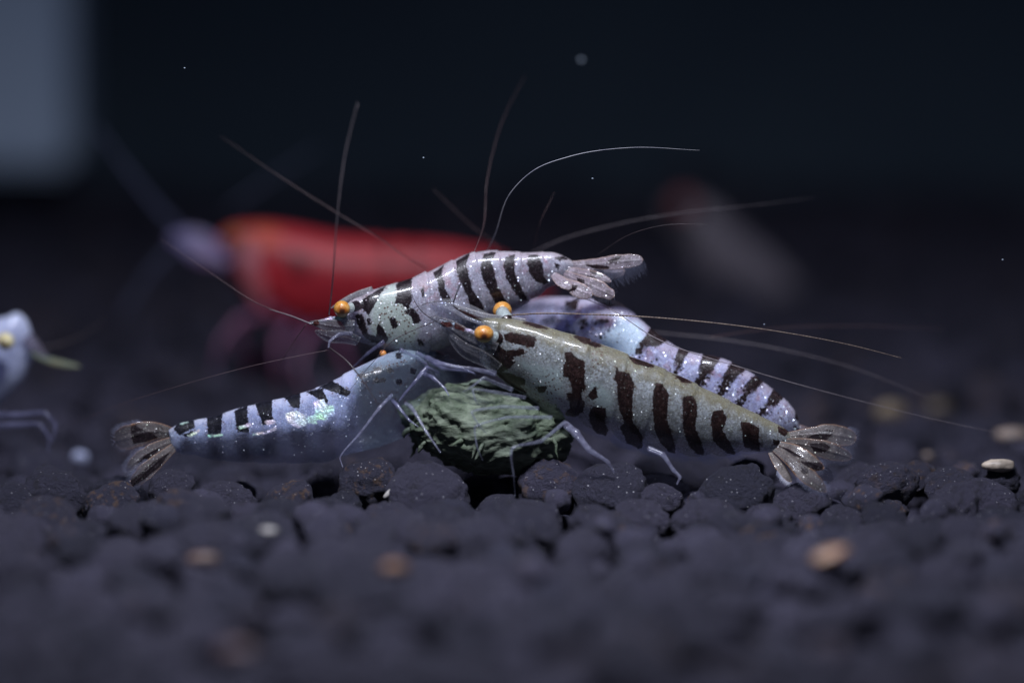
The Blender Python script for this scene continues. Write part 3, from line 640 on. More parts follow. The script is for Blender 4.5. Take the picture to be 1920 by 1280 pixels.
# ------------------------------------------------------------------ LEFT SHRIMP
Dd = thing('tiger_shrimp', P(500, 870, 0.45), 'shimmering blue shrimp with black saddles lying low on the gravel beside the green lump', 'shrimp', 'banded shrimps piled round the food')
D_st = [(872, 694, 870, 716, 0.66, 0.8), (850, 676, 850, 750, 0.58), (820, 660, 818, 790, 0.46), (780, 652, 775, 812, 0.30), (735, 660, 728, 832, 0.16), (692, 678, 688, 844, 0.10), (655, 697, 652, 850, 0.09), (622, 715, 617, 862, 0.09),
        (587, 730, 582, 865, 0.10), (538, 744, 536, 866, 0.12), (490, 755, 490, 866, 0.15), (442, 767, 442, 864, 0.18), (400, 781, 402, 861, 0.20), (362, 788, 364, 852, 0.21), (332, 796, 337, 848, 0.21), (316, 806, 322, 840, 0.2, 0.8)]
D_marks = [
 [(326,803),(343,786),(363,788),(364,801),(354,806),(337,815)], [(342,815),(362,808),(366,813),(352,819)],
 [(388,782),(416,775),(414,810),(412,814),(391,813)], [(440,770),(463,760),(464,795),(467,810),(446,810)],
 [(479,757),(510,747),(509,777),(515,792),(494,795)], [(530,741),(562,733),(561,765),(549,762)],
 [(576,735),(603,728),(615,752),(609,762),(597,746)], [(600,725),(621,713),(657,735),(651,743),(627,734)],
 [(700,690),(714,688),(716,698),(704,700)], [(742,662),(752,662),(752,672),(744,672)], [(818,660),(832,658),(832,672),(820,672)], [(672,700),(690,702),(688,708),(674,706)], [(700,712),(724,708),(722,715),(704,718)], [(725,690),(735,690),(735,698),(727,698)], [(770,690),(782,692),(778,702),(770,700)], [(742,712),(752,710),(754,720),(744,720)]]
D_ghost = [[(388,812),(414,812),(414,862),(392,862)], [(438,812),(466,810),(468,866),(446,866)], [(492,808),(520,804),(522,868),(498,868)], [(545,806),(574,800),(577,868),(552,868)], [(600,800),(622,790),(632,866),(606,866)], [(340,822),(362,820),(360,852),(342,850)],
           [(335,850),(470,856),(640,858),(640,876),(330,872)]]
D_shim = [[(533,775),(556,770),(572,778),(577,796),(560,802),(540,792)], [(588,752),(606,748),(620,768),(612,788),(592,786)], [(610,762),(626,760),(628,778),(614,780)], [(575,780),(592,778),(594,794),(578,794)],
          [(446,800),(470,793),(472,798),(450,805)], [(496,789),(514,785),(516,793),(500,796)], [(472,812),(500,808),(516,800),(520,804),(500,813),(474,816)], [(352,816),(374,804),(376,808),(356,820)], [(390,816),(418,812),(418,816),(392,820)], [(337,793),(350,787),(352,790),(340,796)]]  # thin strips: painted white reflections along the plates' lower boundary
D_glass = [[(335,822),(450,810),(540,802),(640,792),(680,690),(870,650),(880,840),(760,880),(330,880)]]
shrimp_body(Dd, D_st, shell_left, roll=math.radians(4), width=0.55, marks=D_marks, ghost=D_ghost, shimmer=D_shim, segs=(640, 590, 536, 478, 420, 368), clear_from=0.45, clear_zone=(0.15, 0.95), clear_at=D_glass, seg_amp=0.03,
            dots=[[(660,700),(760,660),(860,680),(850,790),(700,830)]], scallop=0.03, tint=[[(660,690),(760,640),(880,660),(880,830),(680,860)]])
V, F = ball(P(718, 663, 0.17), 6.5 / PX); link_mesh('eye', V, F, eye_orange, Dd)
limb(Dd, [(735, 740, 0.03), (712, 764, -0.03), (675, 812, -0.05), (637, 858, -0.07), (643, 876, -0.09)], [5, 4.5, 4, 3.4, 2], leg_mat)
limb(Dd, [(820, 700, 0.07), (800, 690, -0.03), (778, 716, -0.07), (757, 740, -0.07), (748, 752, -0.07)], [6, 6, 6, 5, 3], leg_dim)
limb(Dd, [(735, 750, 0.03), (745, 760, -0.05), (768, 788, -0.09), (785, 800, -0.11)], [5, 5, 4.5, 3], leg_dim)
limb(Dd, [(790, 698, 0.07), (812, 708, -0.03), (834, 728, -0.07), (842, 742, -0.09)], [6, 6, 5, 3], leg_dim)
limb(Dd, [(800, 670, 0.07), (820, 680, -0.03), (860, 688, -0.07), (890, 700, -0.11)], [7, 7, 6, 4], leg_dim)
limb(Dd, [(760, 755, 0.03), (770, 762, -0.11), (800, 810, -0.23), (826, 848, -0.27)], [5, 5, 4, 2.5], leg_mat)
m_d = [[(247,791),(262,803),(285,812),(296,820),(272,828),(250,832),(246,812)]]
fanD = [([(325, 812, 0.22), (290, 808, 0.18), (255, 815, 0.16), (214, 828, 0.16)], [10, 18, 25, 20], m_d, 0.1, 0.45, 0),
        ([(322, 828, 0.20), (290, 842, 0.14), (258, 862, 0.10), (236, 884, 0.08)], [10, 13, 13, 6], [[(300,838),(270,855),(258,868),(280,862)]], 0.2, 0.5, 0),
        ([(326, 838, 0.18), (298, 862, 0.10), (268, 888, 0.04), (244, 912, 0.02)], [8, 13, 16, 8], [[(318,848),(290,864),(262,888),(240,906),(246,912),(270,898),(300,874)]], 0.3, 0.5, 0)]
for i, (pts, hw, mk, tl, cl, ln) in enumerate(fanD):
    ob, top = blade(Dd, pts, hw, fan_mat, 'telson' if i == 1 else 'uropod', tilt=tl, marks=mk, clear=(0.35, 0.6, 1.1))
    setae(ob, top, seta_mat, 10, 0.5, 1.0, side=1, count=40, lean=0.9, r=0.4)

# ------------------------------------------------------------------ RED SHRIMP
shell_red = shell_material('shell_red', (0.33, 0.018, 0.034), (0.58, 0.036, 0.050), (0.60, 0.045, 0.056), (0.20, 0.01, 0.016), spots=(0.7, 0.2, 0.2), sparkle=0.0, clear=0.2, flake=0.0, coat=0.0, tint=(0.62, 0.13, 0.06))
red_leg = simple_material('plum_leg', (0.22, 0.06, 0.12), 0.4, (0.16, 0.08, 0.16), 6, clear=0.1)
blue_scale = simple_material('slate_scale', (0.16, 0.15, 0.34), 0.4, (0.20, 0.10, 0.20), 4, clear=0.15)
pale_plum = simple_material('plum_grey_plate', (0.30, 0.09, 0.12), 0.5, (0.34, 0.07, 0.08), 3)
R = thing('red_shrimp', P(650, 690, 4.90), 'blurred solid red shrimp standing behind the banded ones', 'shrimp')
R_st = [(405, 452, 405, 478, 4.90), (425, 432, 424, 500, 4.90), (455, 424, 450, 540, 4.90), (500, 422, 490, 585, 4.90), (560, 430, 550, 612, 4.90), (640, 446, 632, 622, 4.90), (720, 452, 715, 622, 4.90), (800, 456, 797, 612, 4.90), (870, 464, 868, 602, 4.90), (925, 478, 920, 585, 4.90), (962, 500, 952, 566, 4.90)]
shrimp_body(R, R_st, shell_red, roll=0.1, width=0.6, segs=(720, 770, 820, 870, 910), n=120, m=48, tint=[[(420,430),(500,424),(540,440),(470,480),(430,480)]], ghost=[[(716,450),(730,450),(740,640),(722,640)], [(770,450),(782,450),(792,640),(776,640)], [(540,470),(580,480),(575,520),(545,520)]], marks=[[(478,560),(620,590),(640,640),(460,640)]])
blade(R, [(470, 440, 4.65), (466, 480, 4.58), (478, 530, 4.58), (494, 580, 4.62)], [14, 22, 20, 10], pale_plum, 'gill_cover', thick=0.03, clear=0.0)
V, F = ball(P(440, 447, 4.68), 20 / PX); link_mesh('eye', V, F, simple_material('eye_rust', (0.45, 0.14, 0.05), 0.4), R)
blade(R, [(425, 470, 4.80), (390, 462, 4.75), (360, 452, 4.75), (318, 446, 4.75)], [12, 24, 24, 8], blue_scale, 'antennal_scale', thick=0.03)
blade(R, [(430, 492, 4.70), (400, 482, 4.70), (370, 474, 4.70), (345, 462, 4.70)], [10, 18, 18, 8], blue_scale, 'antennal_scale', thick=0.03)
for pts, hw in (([(958, 522, 4.9), (985, 536, 4.95), (1005, 548, 5.0), (1025, 562, 5.0)], [18, 28, 30, 12]), ([(955, 536, 4.85), (972, 556, 4.8), (985, 574, 4.8), (995, 592, 4.8)], [16, 24, 26, 10])):
    blade(R, pts, hw, shell_red, 'uropod', thick=0.04, clear=0.1)
slate = simple_material('antenna_slate', (0.08, 0.09, 0.16), 0.5, clear=0.3)
feeler(R, [(345, 440, 4.80), (300, 395, 4.70), (250, 335, 4.60), (180, 240, 4.50)], 9.0, 3.0, slate)
feeler(R, [(335, 455, 4.80), (290, 500, 4.80), (255, 550, 4.80), (225, 600, 4.80)], 6.6, 3.0, slate)
feeler(R, [(430, 390, 5.10), (510, 335, 5.30), (600, 275, 5.50)], 3.6, 1.5, slate)
for k, pts in enumerate(([(520, 585, 4.80), (450, 600, 4.60), (415, 640, 4.50), (400, 700, 4.50)], [(550, 605, 4.80), (520, 640, 4.60), (520, 680, 4.50), (525, 720, 4.50)],
            [(590, 615, 4.80), (570, 650, 4.60), (560, 700, 4.50), (575, 735, 4.50)], [(500, 580, 5.00), (440, 620, 5.10), (470, 680, 5.10), (470, 720, 5.10)], [(640, 620, 4.90), (640, 660, 4.90), (660, 700, 4.90), (650, 735, 4.90)])):
    limb(R, pts, [17, 14, 11, 7], red_leg)

# ------------------------------------------------------------------ PALE SHRIMP AT THE LEFT EDGE
shell_pale = shell_material('shell_pale_blue', (0.40, 0.44, 0.66), (0.48, 0.52, 0.72), (0.44, 0.48, 0.68), DARK, sparkle=0.1, clear=0.2, flake=0.1)
Fs = thing('pale_shrimp', P(-60, 840, 1.2), 'pale blue shrimp with a gold ringed eye, cut off by the edge', 'shrimp')
F_st = [(66, 650, 62, 668, 1.5, .8), (56, 612, 48, 702, 1.5, .9), (40, 589, 18, 738, 1.5, .9), (8, 594, -34, 785, 1.5), (-60, 604, -100, 815, 1.5), (-150, 620, -190, 830, 1.5), (-260, 660, -290, 830, 1.5), (-360, 720, -370, 820, 1.5)]
shrimp_body(Fs, F_st, shell_pale, roll=0.05, width=0.45, n=120, m=48, segs=(-100, -150, -200, -260, -310))
gold = simple_material('eye_gold', (0.62, 0.52, 0.22), 0.35, (0.75, 0.68, 0.40), 20)
V, F = ball(P(10, 640, 1.22), 17 / PX); e_ = link_mesh('eye', V, F, gold, Fs)
V, F = ball(P(6, 643, 1.17), 9 / PX); link_mesh('pupil', V, F, simple_material('pupil_grey', (0.30, 0.24, 0.14), 0.3), e_)
blade(Fs, [(50, 630, 1.4), (62, 648, 1.4), (76, 662, 1.4), (92, 672, 1.4)], [10, 14, 9, 3], simple_material('snout_mauve', (0.16, 0.14, 0.20), 0.5, clear=0.45), 'rostrum', thick=0.03)
blade(Fs, [(58, 660, 1.4), (85, 673, 1.4), (115, 681, 1.4), (150, 687, 1.4)], [5, 6, 6, 3], simple_material('scale_greenish', (0.17, 0.23, 0.17), 0.5, (0.28, 0.26, 0.14), 6, clear=0.35), 'antennal_scale', thick=0.02)
blade(Fs, [(-355, 770, 1.5), (-400, 775, 1.5), (-440, 785, 1.5), (-480, 800, 1.5)], [22, 34, 38, 16], shell_pale, 'uropod', clear=0.5)
feeler(Fs, [(70, 655, 1.5), (130, 640, 1.6), (200, 600, 1.8)], 1.84, 0.40, ant_dark)
for pts in ([(-40, 775, 1.0), (30, 778, 0.95), (85, 774, 0.9), (104, 795, 0.9), (98, 830, 0.9)], [(-40, 800, 1.0), (30, 796, 0.95), (75, 796, 0.9), (92, 820, 0.9), (90, 850, 0.9)]):
    limb(Fs, pts, [9, 8, 8, 6, 4], leg_dim)

# ------------------------------------------------------------------ FAR SHRIMP
shell_far = shell_material('shell_dusky', (0.24, 0.21, 0.25), (0.28, 0.25, 0.29), (0.24, 0.21, 0.25), DARK, sparkle=0.1, clear=0.0, flake=0.0, coat=0.0)
G = thing('dusky_shrimp', P(1420, 615, 9.10), 'dusky lilac shrimp far back in the gloom, blurred to a slanting smudge', 'shrimp')
G_st = [(1250, 378, 1245, 395, 9.00), (1275, 366, 1262, 425, 9.00), (1310, 372, 1290, 470, 9.00), (1350, 400, 1320, 520, 9.00), (1390, 438, 1352, 556, 9.00), (1430, 470, 1395, 585, 9.00), (1470, 505, 1440, 600, 9.00), (1500, 545, 1475, 608, 9.00), (1520, 580, 1500, 615, 9.00)]
shrimp_body(G, G_st, shell_far, roll=0.1, width=0.6, n=100, m=40, segs=(1385, 1420, 1450, 1475))
V, F = ball(P(1282, 384, 8.70), 26 / PX); link_mesh('eye', V, F, simple_material('eye_dull_red', (0.36, 0.07, 0.07), 0.4), G)
for pts in ([(1330, 500, 8.90), (1300, 530, 8.80), (1290, 570, 8.80), (1290, 620, 8.80)], [(1370, 550, 8.90), (1345, 570, 8.80), (1340, 600, 8.80), (1345, 630, 8.80)]):
    limb(G, pts, [12, 10, 8, 5], simple_material('dusky_leg', (0.16, 0.14, 0.2), 0.4))
feeler(G, [(1252, 384, 9.00), (1275, 330, 8.60), (1298, 285, 8.20)], 6, 4, simple_material('antenna_far', (0.14, 0.16, 0.22), 0.4))

# ------------------------------------------------------------------ GREEN FOOD LUMP
def fbm(p, o=4):
    return mnoise.fractal(Vector(p), 1.0, 2.0, o)
def pellet_material():
    m = NT('algae_food'); v = m.obj()
    mp = m.n('ShaderNodeMapping', {'Vector': v, 'Rotation': (0, math.radians(25), 0), 'Scale': (7, 10, 24)})
    st = m.n('ShaderNodeTexNoise', {'Vector': mp, 'Scale': 1.0, 'Detail': 5.0, 'Roughness': 0.6})
    nz = m.noise(4.5, 4, v); fn = m.noise(60, 3, v)
    col = m.mix(m.ramp(st, 0.35, 0.65), (0.042, 0.054, 0.036), (0.175, 0.21, 0.15))
    col = m.mix(m.ramp(nz, 0.42, 0.62, 0, 0.8), col, (0.06, 0.085, 0.05))
    h = m.math('ADD', st, m.math('MULTIPLY', fn, 0.3))
    b = m.n('ShaderNodeBump', {'Strength': 0.6, 'Distance': 0.025, 'Height': h})
    return m.finish(m.n('ShaderNodeBsdfPrincipled', {'Base Color': col, 'Roughness': 0.75, 'Normal': b, 'Subsurface Weight': 0.1, 'Subsurface Radius': (0.03, 0.05, 0.03), 'Subsurface Scale': 0.3}))
pel_mat = pellet_material()
pc = P(922, 800, 0.22)
PEL = thing('food_lump', P(922, 880, 0.22), 'shaggy pale green lump of algae food lying on the gravel under the olive shrimp', 'food')
nu, nv = 200, 110; V = []; F = []
ca_, sa_ = math.cos(-0.05), math.sin(-0.05)
for i in range(nv + 1):
    a = math.pi * i / nv
    for j in range(nu):
        b = 2 * math.pi * j / nu
        n3 = Vector((math.sin(a) * math.cos(b), math.sin(a) * math.sin(b), math.cos(a)))
        ex = Vector((n3.x * 0.50, n3.y * 0.34, n3.z * (0.27 if n3.z > 0 else 0.26)))
        rr = 1 + 0.16 * fbm(ex * 3.0, 3) 
        # long fibres running down and across: anisotropic ridges
        q = Vector((ex.x * 0.85 + ex.z * 0.5, ex.y, ex.z * 0.85 - ex.x * 0.5))
        rid = 1 - abs(fbm((q.x * 3.0, q.y * 5 + 3, q.z * 14.0), 3))
        rr += 0.075 * (rid - 0.75) + 0.07 * fbm(ex * 6 + Vector((3, 1, 8)), 3) + 0.05 * fbm(ex * 22, 4)
        V.append(ex * rr)
V = np.array([tuple(v) for v in V]); V = np.stack([V[:, 0] * ca_ - V[:, 2] * sa_, V[:, 1], V[:, 0] * sa_ + V[:, 2] * ca_], 1) + pc
for i in range(nv):
    for j in range(nu):
        j2 = (j + 1) % nu
        F.append((i*nu + j, (i+1)*nu + j, (i+1)*nu + j2, i*nu + j2))
link_mesh('body', V, F, pel_mat, PEL)
# frayed fibres hanging from the near side
fr = random.Random(5); fv = []; ff = []
for k in range(9):
    b = math.radians(fr.uniform(160, 330)); a = math.acos(fr.uniform(-0.55, 0.15))
    n3 = Vector((math.sin(a) * math.cos(b), math.sin(a) * math.sin(b), math.cos(a)))
    ex = Vector((n3.x * 0.49, n3.y * 0.335, n3.z * 0.265))
    p = np.array(pc) + np.array(ex)
    tang = np.array([-0.45 + fr.uniform(-0.55, 0.5), -0.25 * abs(n3.y), -0.6 + fr.uniform(-0.4, 0.3)])
    tang -= np.array(n3) * (tang @ np.array(n3)) * 0.75; tang /= np.linalg.norm(tang)
    L = fr.choice((0.05, 0.07, 0.09, 0.12, 0.17))
    n3a = np.array(n3)
    pts = np.array([p - n3a * 0.03, p + n3a * 0.012 + tang * L * 0.35, p + n3a * 0.018 + tang * L * 0.7, p + n3a * fr.uniform(0.0, 0.05) + tang * L])
    vv, gg = tube_mesh(pts, np.array([0.016, 0.014, 0.010, 0.002]) * fr.uniform(0.5, 1.3), 5)
    o_ = len(fv); fv += vv.tolist(); ff += [tuple(o_ + x for x in g) for g in gg]
link_mesh('fibres', fv, ff, pel_mat, PEL, kind='stuff')

# ------------------------------------------------------------------ SOIL BED
def soil_material(k=1.0):
    m = NT('dark_soil' if k == 1 else 'dark_soil_loose'); v = m.n('ShaderNodeVectorMath', {0: m.obj(), 3: k}, operation='SCALE')
    rnd = m.n('ShaderNodeObjectInfo', out=5)
    isl = m.n('ShaderNodeNewGeometry'); isl = isl.node.outputs['Random Per Island']
    rr = m.math('FRACT', m.math('ADD', rnd, isl))
    nz = m.noise(3, 5, v); fn = m.noise(9, 6, v, 0.75)
    col = m.mix(rr, (0.036, 0.036, 0.064), (0.078, 0.072, 0.118))
    col = m.mix(m.ramp(nz, 0.5, 0.75, 0, 0.8), col, (0.026, 0.024, 0.032))
    rust = m.math('MULTIPLY', m.ramp(m.noise(3.2, 4, v), 0.52, 0.66), m.ramp(m.math('FRACT', m.math('MULTIPLY', rr, 7.3)), 0.84, 0.92))
    col = m.mix(m.math('MULTIPLY', rust, 0.8), col, (0.19, 0.115, 0.08))
    vp = m.n('ShaderNodeTexVoronoi', {'Vector': v, 'Scale': 7.5}); vc = m.n('ShaderNodeTexVoronoi', {'Vector': v, 'Scale': 7.5}, out=1)
    s = m.n('ShaderNodeSeparateColor', {0: vc})
    glit = m.math('MULTIPLY', m.ramp(vp, 0.22, 0.08), m.ramp(s, 0.72, 0.80))
    col = m.mix(glit, col, (0.75, 0.74, 0.80))
    rough = m.math('SUBTRACT', 0.78, m.math('MULTIPLY', glit, 0.5))
    b = m.n('ShaderNodeBump', {'Strength': 0.9, 'Distance': 0.14 if k == 1 else 0.06, 'Height': m.math('ADD', fn, m.math('MULTIPLY', nz, 0.4))})
    return m.finish(m.n('ShaderNodeBsdfPrincipled', {'Base Color': col, 'Roughness': rough, 'Normal': b, 'Specular IOR Level': 0.35}))
soil = soil_material(); soil_loose = soil_material(6.5)

import bmesh
def grain_mesh(seed, sub):
    bm = bmesh.new(); bmesh.ops.create_icosphere(bm, subdivisions=sub, radius=1.0)
    off = Vector((seed * 17.3, seed * 5.1, seed * 9.7)); rg = random.Random(seed)
    sx, sy, sz = rg.uniform(0.98, 1.18), rg.uniform(0.92, 1.08), rg.uniform(0.84, 1.0)
    pits = [Vector((rg.gauss(0, 1), rg.gauss(0, 1), rg.gauss(0, 1))).normalized() for _ in range(5)]
    for v in bm.verts:
        c = v.co.normalized()
        r = 1 + 0.15 * mnoise.fractal(c * 1.0 + off, 1.0, 2.0, 2) + 0.09 * mnoise.fractal(c * 3.4 + off, 1.0, 2.0, 3)
        r += (0.07 if sub >= 4 else 0.05) * mnoise.fractal(c * (10 if sub >= 4 else 7) + off, 1.0, 2.0, 3)
        for p_ in pits:
            d_ = (c - p_).length
            if d_ < 0.35: r -= 0.12 * (1 - d_ / 0.35) ** 2
        v.co = Vector((c.x * sx, c.y * sy, c.z * sz)) * r
    co = np.array([v.co[:] for v in bm.verts]); fc = np.array([[v.index for v in f.verts] for f in bm.faces])
    bm.free(); return co, fc
hi = [grain_mesh(s, 4) for s in range(9)]
lo = [grain_mesh(s + 20, 3) for s in range(9)]

def ground_top(x, y):
    z = -0.86 + 0.05 * math.sin(x * 1.3 + 0.5) * math.sin(y * 0.9)
    if y < -0.5: z += 0.07 * min(1, (-0.5 - y) / 0.8)
    if y > 0.6: z -= 0.06
    if y > 4: z += 0.03 * (y - 4)
    return z
class Pile:
    def __init__(s): s.g = {}; s.l = []
    def cell(s, x, y): return (int(math.floor(x / 0.5)), int(math.floor(y / 0.5)))
    def add(s, x, y, z, r, **k):
        s.l.append(dict(x=x, y=y, z=z, r=r, **k)); s.g.setdefault(s.cell(x, y), []).append(len(s.l) - 1)
    def rest(s, x, y, r, floor):
        z = floor + r * 0.8; cx, cy = s.cell(x, y)
        for i in (-1, 0, 1):
            for j in (-1, 0, 1):
                for k in s.g.get((cx + i, cy + j), ()):
                    q = s.l[k]; R_ = (q['r'] + r) * 0.85; d2 = (q['x'] - x) ** 2 + (q['y'] - y) ** 2
                    if d2 < R_ * R_: z = max(z, q['z'] + math.sqrt(R_ * R_ - d2) * 0.92)
        return z
pile = Pile(); rg = random.Random(11)
# grains one can pick out along the sharp band of the photograph: px, py, half width, depth
for (px, py, hw, d, sq) in [(325, 915, 48, 0.0, 1), (422, 930, 48, -0.05, .85), (545, 935, 50, -0.1, .9), (692, 902, 62, 0.05, .8), (800, 932, 84, -0.15, .8), (930, 955, 44, -0.2, .8),
        (1030, 912, 68, 0.12, 1), (1145, 922, 76, -0.02, .8), (1242, 935, 46, -0.12, .8), (1375, 925, 72, -0.05, .75), (1505, 945, 60, -0.1, .8), (1662, 905, 57, 0.02, .95), (1722, 892, 42, 0.3, .9), (1790, 915, 60, 0.08, .7), (1848, 945, 72, -0.05, .65),
        (1664, 960, 40, -0.15, .7), (1580, 975, 45, -0.3, .8), (1878, 892, 36, 0.2, 1), (210, 945, 60, -0.1, .8), (100, 925, 70, 0.0, .8), (20, 950, 60, -0.1, .9), (640, 950, 45, -0.2, .8), (1000, 975, 60, -0.4, .8), (1320, 975, 60, -0.4, .8), (730, 985, 60, -0.45, .8), (480, 985, 60, -0.5, .8)]:
    p = P(px, py, d); pile.add(p[0], p[1], p[2] - 0.02, hw / PX * 0.92, sq=0.5 + sq * 0.5)
def half_w(y): return 3.0 * (D0 + y) / D0 + 0.45
tries = 0
while tries < 21000 and len(pile.l) < 4900:
    tries += 1
    y0 = rg.uniform(-6.0, 15.0)
    best = None
    r = rg.choice((0.05, 0.08, 0.11, 0.14, 0.15, 0.17, 0.19))
    for _ in range(3):
        y = y0 + rg.uniform(-0.3, 0.3); x = rg.uniform(-1, 1) * half_w(y)
        z = pile.rest(x, y, r, ground_top(x, y) - 0.52)
        if best is None or z < best[2]: best = (x, y, z)
    x, y, z = best
    if z + r * 0.8 > ground_top(x, y) + rg.uniform(-0.10, 0.10): continue
    pile.add(x, y, z, r, sq=rg.uniform(0.8, 1.05))

bedV = []; nx, ny = 60, 90
for j in range(ny + 1):
    y = -8 + 24 * j / ny
    for i in range(nx + 1):
        x = -8 + 16 * i / nx
        bedV.append((x, y, ground_top(x, y) - 0.40 + 0.03 * mnoise.noise(Vector((x * 3, y * 3, 0)))))
bedF = [(j*(nx+1) + i, j*(nx+1) + i + 1, (j+1)*(nx+1) + i + 1, (j+1)*(nx+1) + i) for j in range(ny) for i in range(nx)]
bed = link_mesh('soil_bed', bedV, bedF, soil_loose, kind='structure')

# pick the 300 that show largest; the rest become one loose mass
L = pile.l
pos = np.array([[g['x'], g['y'], g['z']] for g in L]); rad = np.array([g['r'] for g in L])
pxy, dep = proj(pos)
inside = (pxy[:, 0] > -40) & (pxy[:, 0] < 1960) & (pxy[:, 1] < 1330)
topness = np.array([g['z'] + g['r'] - ground_top(g['x'], g['y']) for g in L])
score = rad * D0 / (D0 + dep) * np.where(topness > -0.17, 1.0, 0.35) * np.where(inside, 1, 0) * np.where(dep < 1.2, 1, 0.6)
score[:26] += 10
order = np.argsort(-score)
single = set(order[:300].tolist())
from mathutils import Euler
hi_mesh = []
for k, (co, fc) in enumerate(hi):
    me = bpy.data.meshes.new('grain'); me.from_pydata(co.tolist(), [], fc.tolist()); me.materials.append(soil)
    me.polygons.foreach_set('use_smooth', np.ones(len(fc), bool)); hi_mesh.append(me)
bigV = []; bigF = []; base = 0
proto = None
for i, g in enumerate(L):
    rot = Euler((rg.uniform(-0.5, 0.5), rg.uniform(-0.5, 0.5), rg.uniform(0, 6.28)))
    k = rg.randrange(9)
    if i in single:
        if proto is None: o = proto = bpy.data.objects.new('grain', hi_mesh[k])
        else: o = proto.copy(); o.data = hi_mesh[k]
        COL.objects.link(o)
        o.parent = bed
        o.location = Vector((g['x'], g['y'], g['z'])) - bed.location
        o.rotation_euler = rot; o.scale = (g['r'], g['r'], g['r'] * g['sq'])
    else:
        co, fc = lo[k]
        M = np.array(rot.to_matrix())
        bigV.append((co * np.array([g['r'], g['r'], g['r'] * g['sq']])) @ M.T + pos[i]); bigF.append(fc + base); base += len(co)
link_mesh('loose_grains', np.concatenate(bigV), np.concatenate(bigF), soil_loose, bed, kind='stuff')

# ------------------------------------------------------------------ pale stones lying on the soil
def settle(px, py, d, r):
    """follow the sight line out from the lens until it meets the grains: that is where the stone lies"""
    dd = -6.0
    while dd < 8:
        p = P(px, py, dd)
        if p[2] <= pile.rest(p[0], p[1], r, ground_top(p[0], p[1]) - 0.4) - 0.1 * r: return dd
        dd += 0.02
    return d
def chip(px, py, d, hw, color, label, seed, flat=0.7, color2=None, rotz=0.0, roty=0.0):
    d = settle(px, py, d, hw / PX * 0.8)
    co, fc = grain_mesh(40 + seed, 3)
    co = co * np.array([1.15, 0.8, flat]) * hw / PX * (D0 + d) / D0
    R_ = np.array(Euler((0, roty, rotz)).to_matrix())
    V = co @ R_.T + P(px, py, d)
    m_ = simple_material('stone_chip', color, 0.45, color2 or tuple(c * 0.5 for c in color), 9, bump=0.4)
    return tag(link_mesh('stone_chip', V, fc, m_, origin=P(px, py, d)), label, 'stone', 'pale stone chips on the soil')
chip(150, 858, 0.45, 13, (0.55, 0.60, 0.85), 'small bluish white chip lodged left of the low shrimp tail', 1, 1.1)
chip(1872, 872, 0.2, 24, (0.50, 0.42, 0.34), 'cream topped stone chip on the dark grains, far right of the olive tail fan', 2, 0.6)
chip(1556, 1040, -1.5, 34, (0.24, 0.18, 0.14), 'long cream and rust chip on the soil below the olive shrimp tail', 3, 0.45, (0.3, 0.15, 0.08), 0.3, -0.3)
chip(1668, 772, 3.2, 26, (0.30, 0.23, 0.155), 'blurred tan stone behind the rear shrimp tail, larger of two side by side', 4, 0.8)
chip(1760, 765, 3.3, 20, (0.21, 0.165, 0.115), 'blurred dull tan stone, smaller of two side by side', 5, 0.8)
chip(1898, 815, 2.2, 24, (0.36, 0.28, 0.235), 'blurred beige stone at the edge above the cream topped chip', 6, 0.6)
chip(1740, 855, 0.9, 9, (0.36, 0.28, 0.24), 'tiny brownish crumb between the tail fan and the cream topped chip', 7, 0.9)
chip(380, 1050, -1.7, 24, (0.17, 0.11, 0.095), 'blurred reddish stone in the near soil below the low shrimp', 8, 0.7)
chip(738, 1066, -1.9, 23, (0.22, 0.11, 0.06), 'blurred orange brown stone in the near soil below the green lump', 9, 0.7)
chip(503, 998, -0.9, 15, (0.34, 0.32, 0.30), 'blurred pale grey crumb in the soil below the low shrimp', 10, 0.8)
chip(862, 1022, -1.3, 12, (0.40, 0.39, 0.40), 'blurred whitish crumb in the soil below the green lump', 11, 0.8)
chip(732, 922, -0.08, 13, (0.70, 0.66, 0.62), 'bright white splinter between two grains under the green lump', 12, 0.4, None, 0.2, -0.7)
chip(607, 921, -0.15, 6, (0.75, 0.68, 0.58), 'tiny bright crumb on the grains left of the white splinter', 13, 0.8)
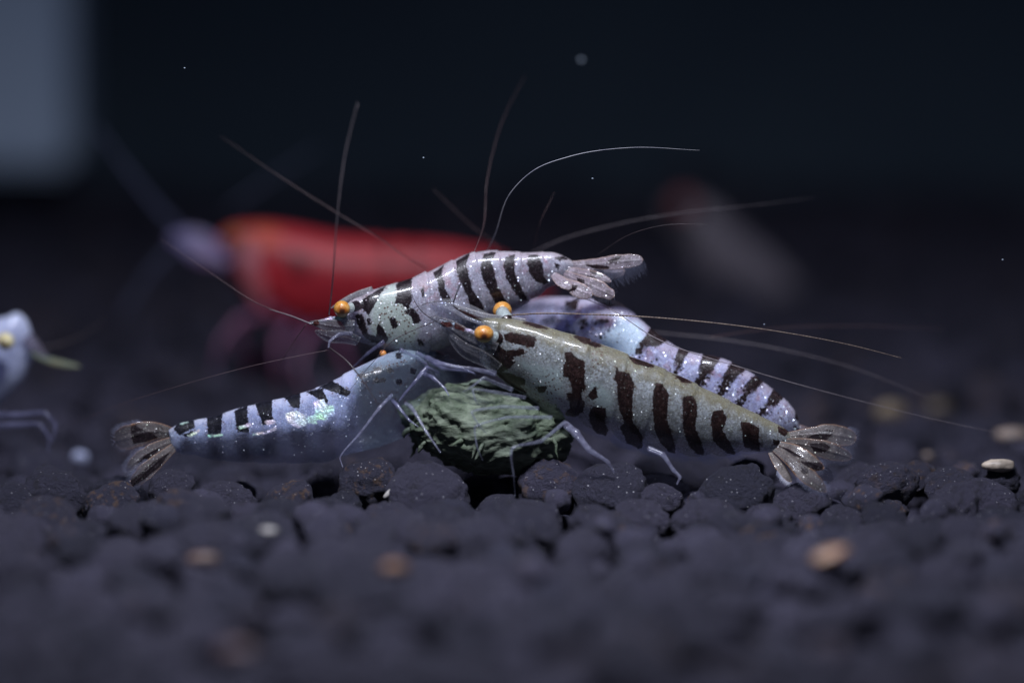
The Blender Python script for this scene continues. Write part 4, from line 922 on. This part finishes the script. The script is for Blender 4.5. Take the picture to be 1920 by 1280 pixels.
chip(445, 1222, -4.4, 26, (0.15, 0.09, 0.095), 'very blurred reddish stone nearest the lens', 14, 0.7)

# ------------------------------------------------------------------ back of the tank
back_mat = simple_material('back_wall_dark', (0.060, 0.090, 0.125), 0.85, (0.048, 0.074, 0.108), 0.25)
def slab(name, x0, x1, y0, y1, z0, z1, mat, bev=0.0, **kw):
    bm = bmesh.new(); bmesh.ops.create_cube(bm, size=1)
    for v in bm.verts: v.co = Vector(((x0 + x1) / 2 + v.co.x * (x1 - x0), (y0 + y1) / 2 + v.co.y * (y1 - y0), (z0 + z1) / 2 + v.co.z * (z1 - z0)))
    if bev: bmesh.ops.bevel(bm, geom=bm.edges[:], offset=bev, segments=3, affect='EDGES')
    V = [v.co[:] for v in bm.verts]; F = [tuple(v.index for v in f.verts) for f in bm.faces]; bm.free()
    return link_mesh(name, V, F, mat, smooth=False, **kw)
slab('back_wall', -16, 16, 15.6, 16.0, -2.0, 14, back_mat, kind='structure')
fb = P(130, 318, 12.6)
box_mat = simple_material('box_grey', (0.66, 0.80, 1.0), 0.5, (0.62, 0.76, 0.98), 0.6)
tag(slab('filter_box', fb[0] - 2.4, fb[0], fb[1], fb[1] + 1.4, fb[2], fb[2] + 5.5, box_mat, 0.08), 'pale grey upright box hanging against the dark back wall', 'box')

# ------------------------------------------------------------------ drifting specks
speck = simple_material('speck', (0.30, 0.36, 0.44), 0.4)
for k, (px, py, d, r, lb) in enumerate([(1090, 113, 1.6, 4, 'largest drifting speck, a soft blue grey dot high in the dark water'), (1111, 335, 0.02, 1.8, 'pinprick bright speck under the pale arched feeler'),
        (346, 128, 0.02, 1.6, 'pinprick bright speck high beside the grey box'), (794, 296, 0.02, 1.6, 'faint pinprick speck above the red shrimp back'), (1880, 487, 0.02, 1.8, 'pinprick speck near the right border above the stones'), (1433, 608, 0.02, 1.6, 'pinprick speck just above the beaded brown feeler')]):
    co, fc = grain_mesh(70 + k, 2)
    V = co * r / PX + P(px, py, d)
    tag(link_mesh('drifting_speck', V, fc, speck), lb, 'speck', 'specks drifting in the water')
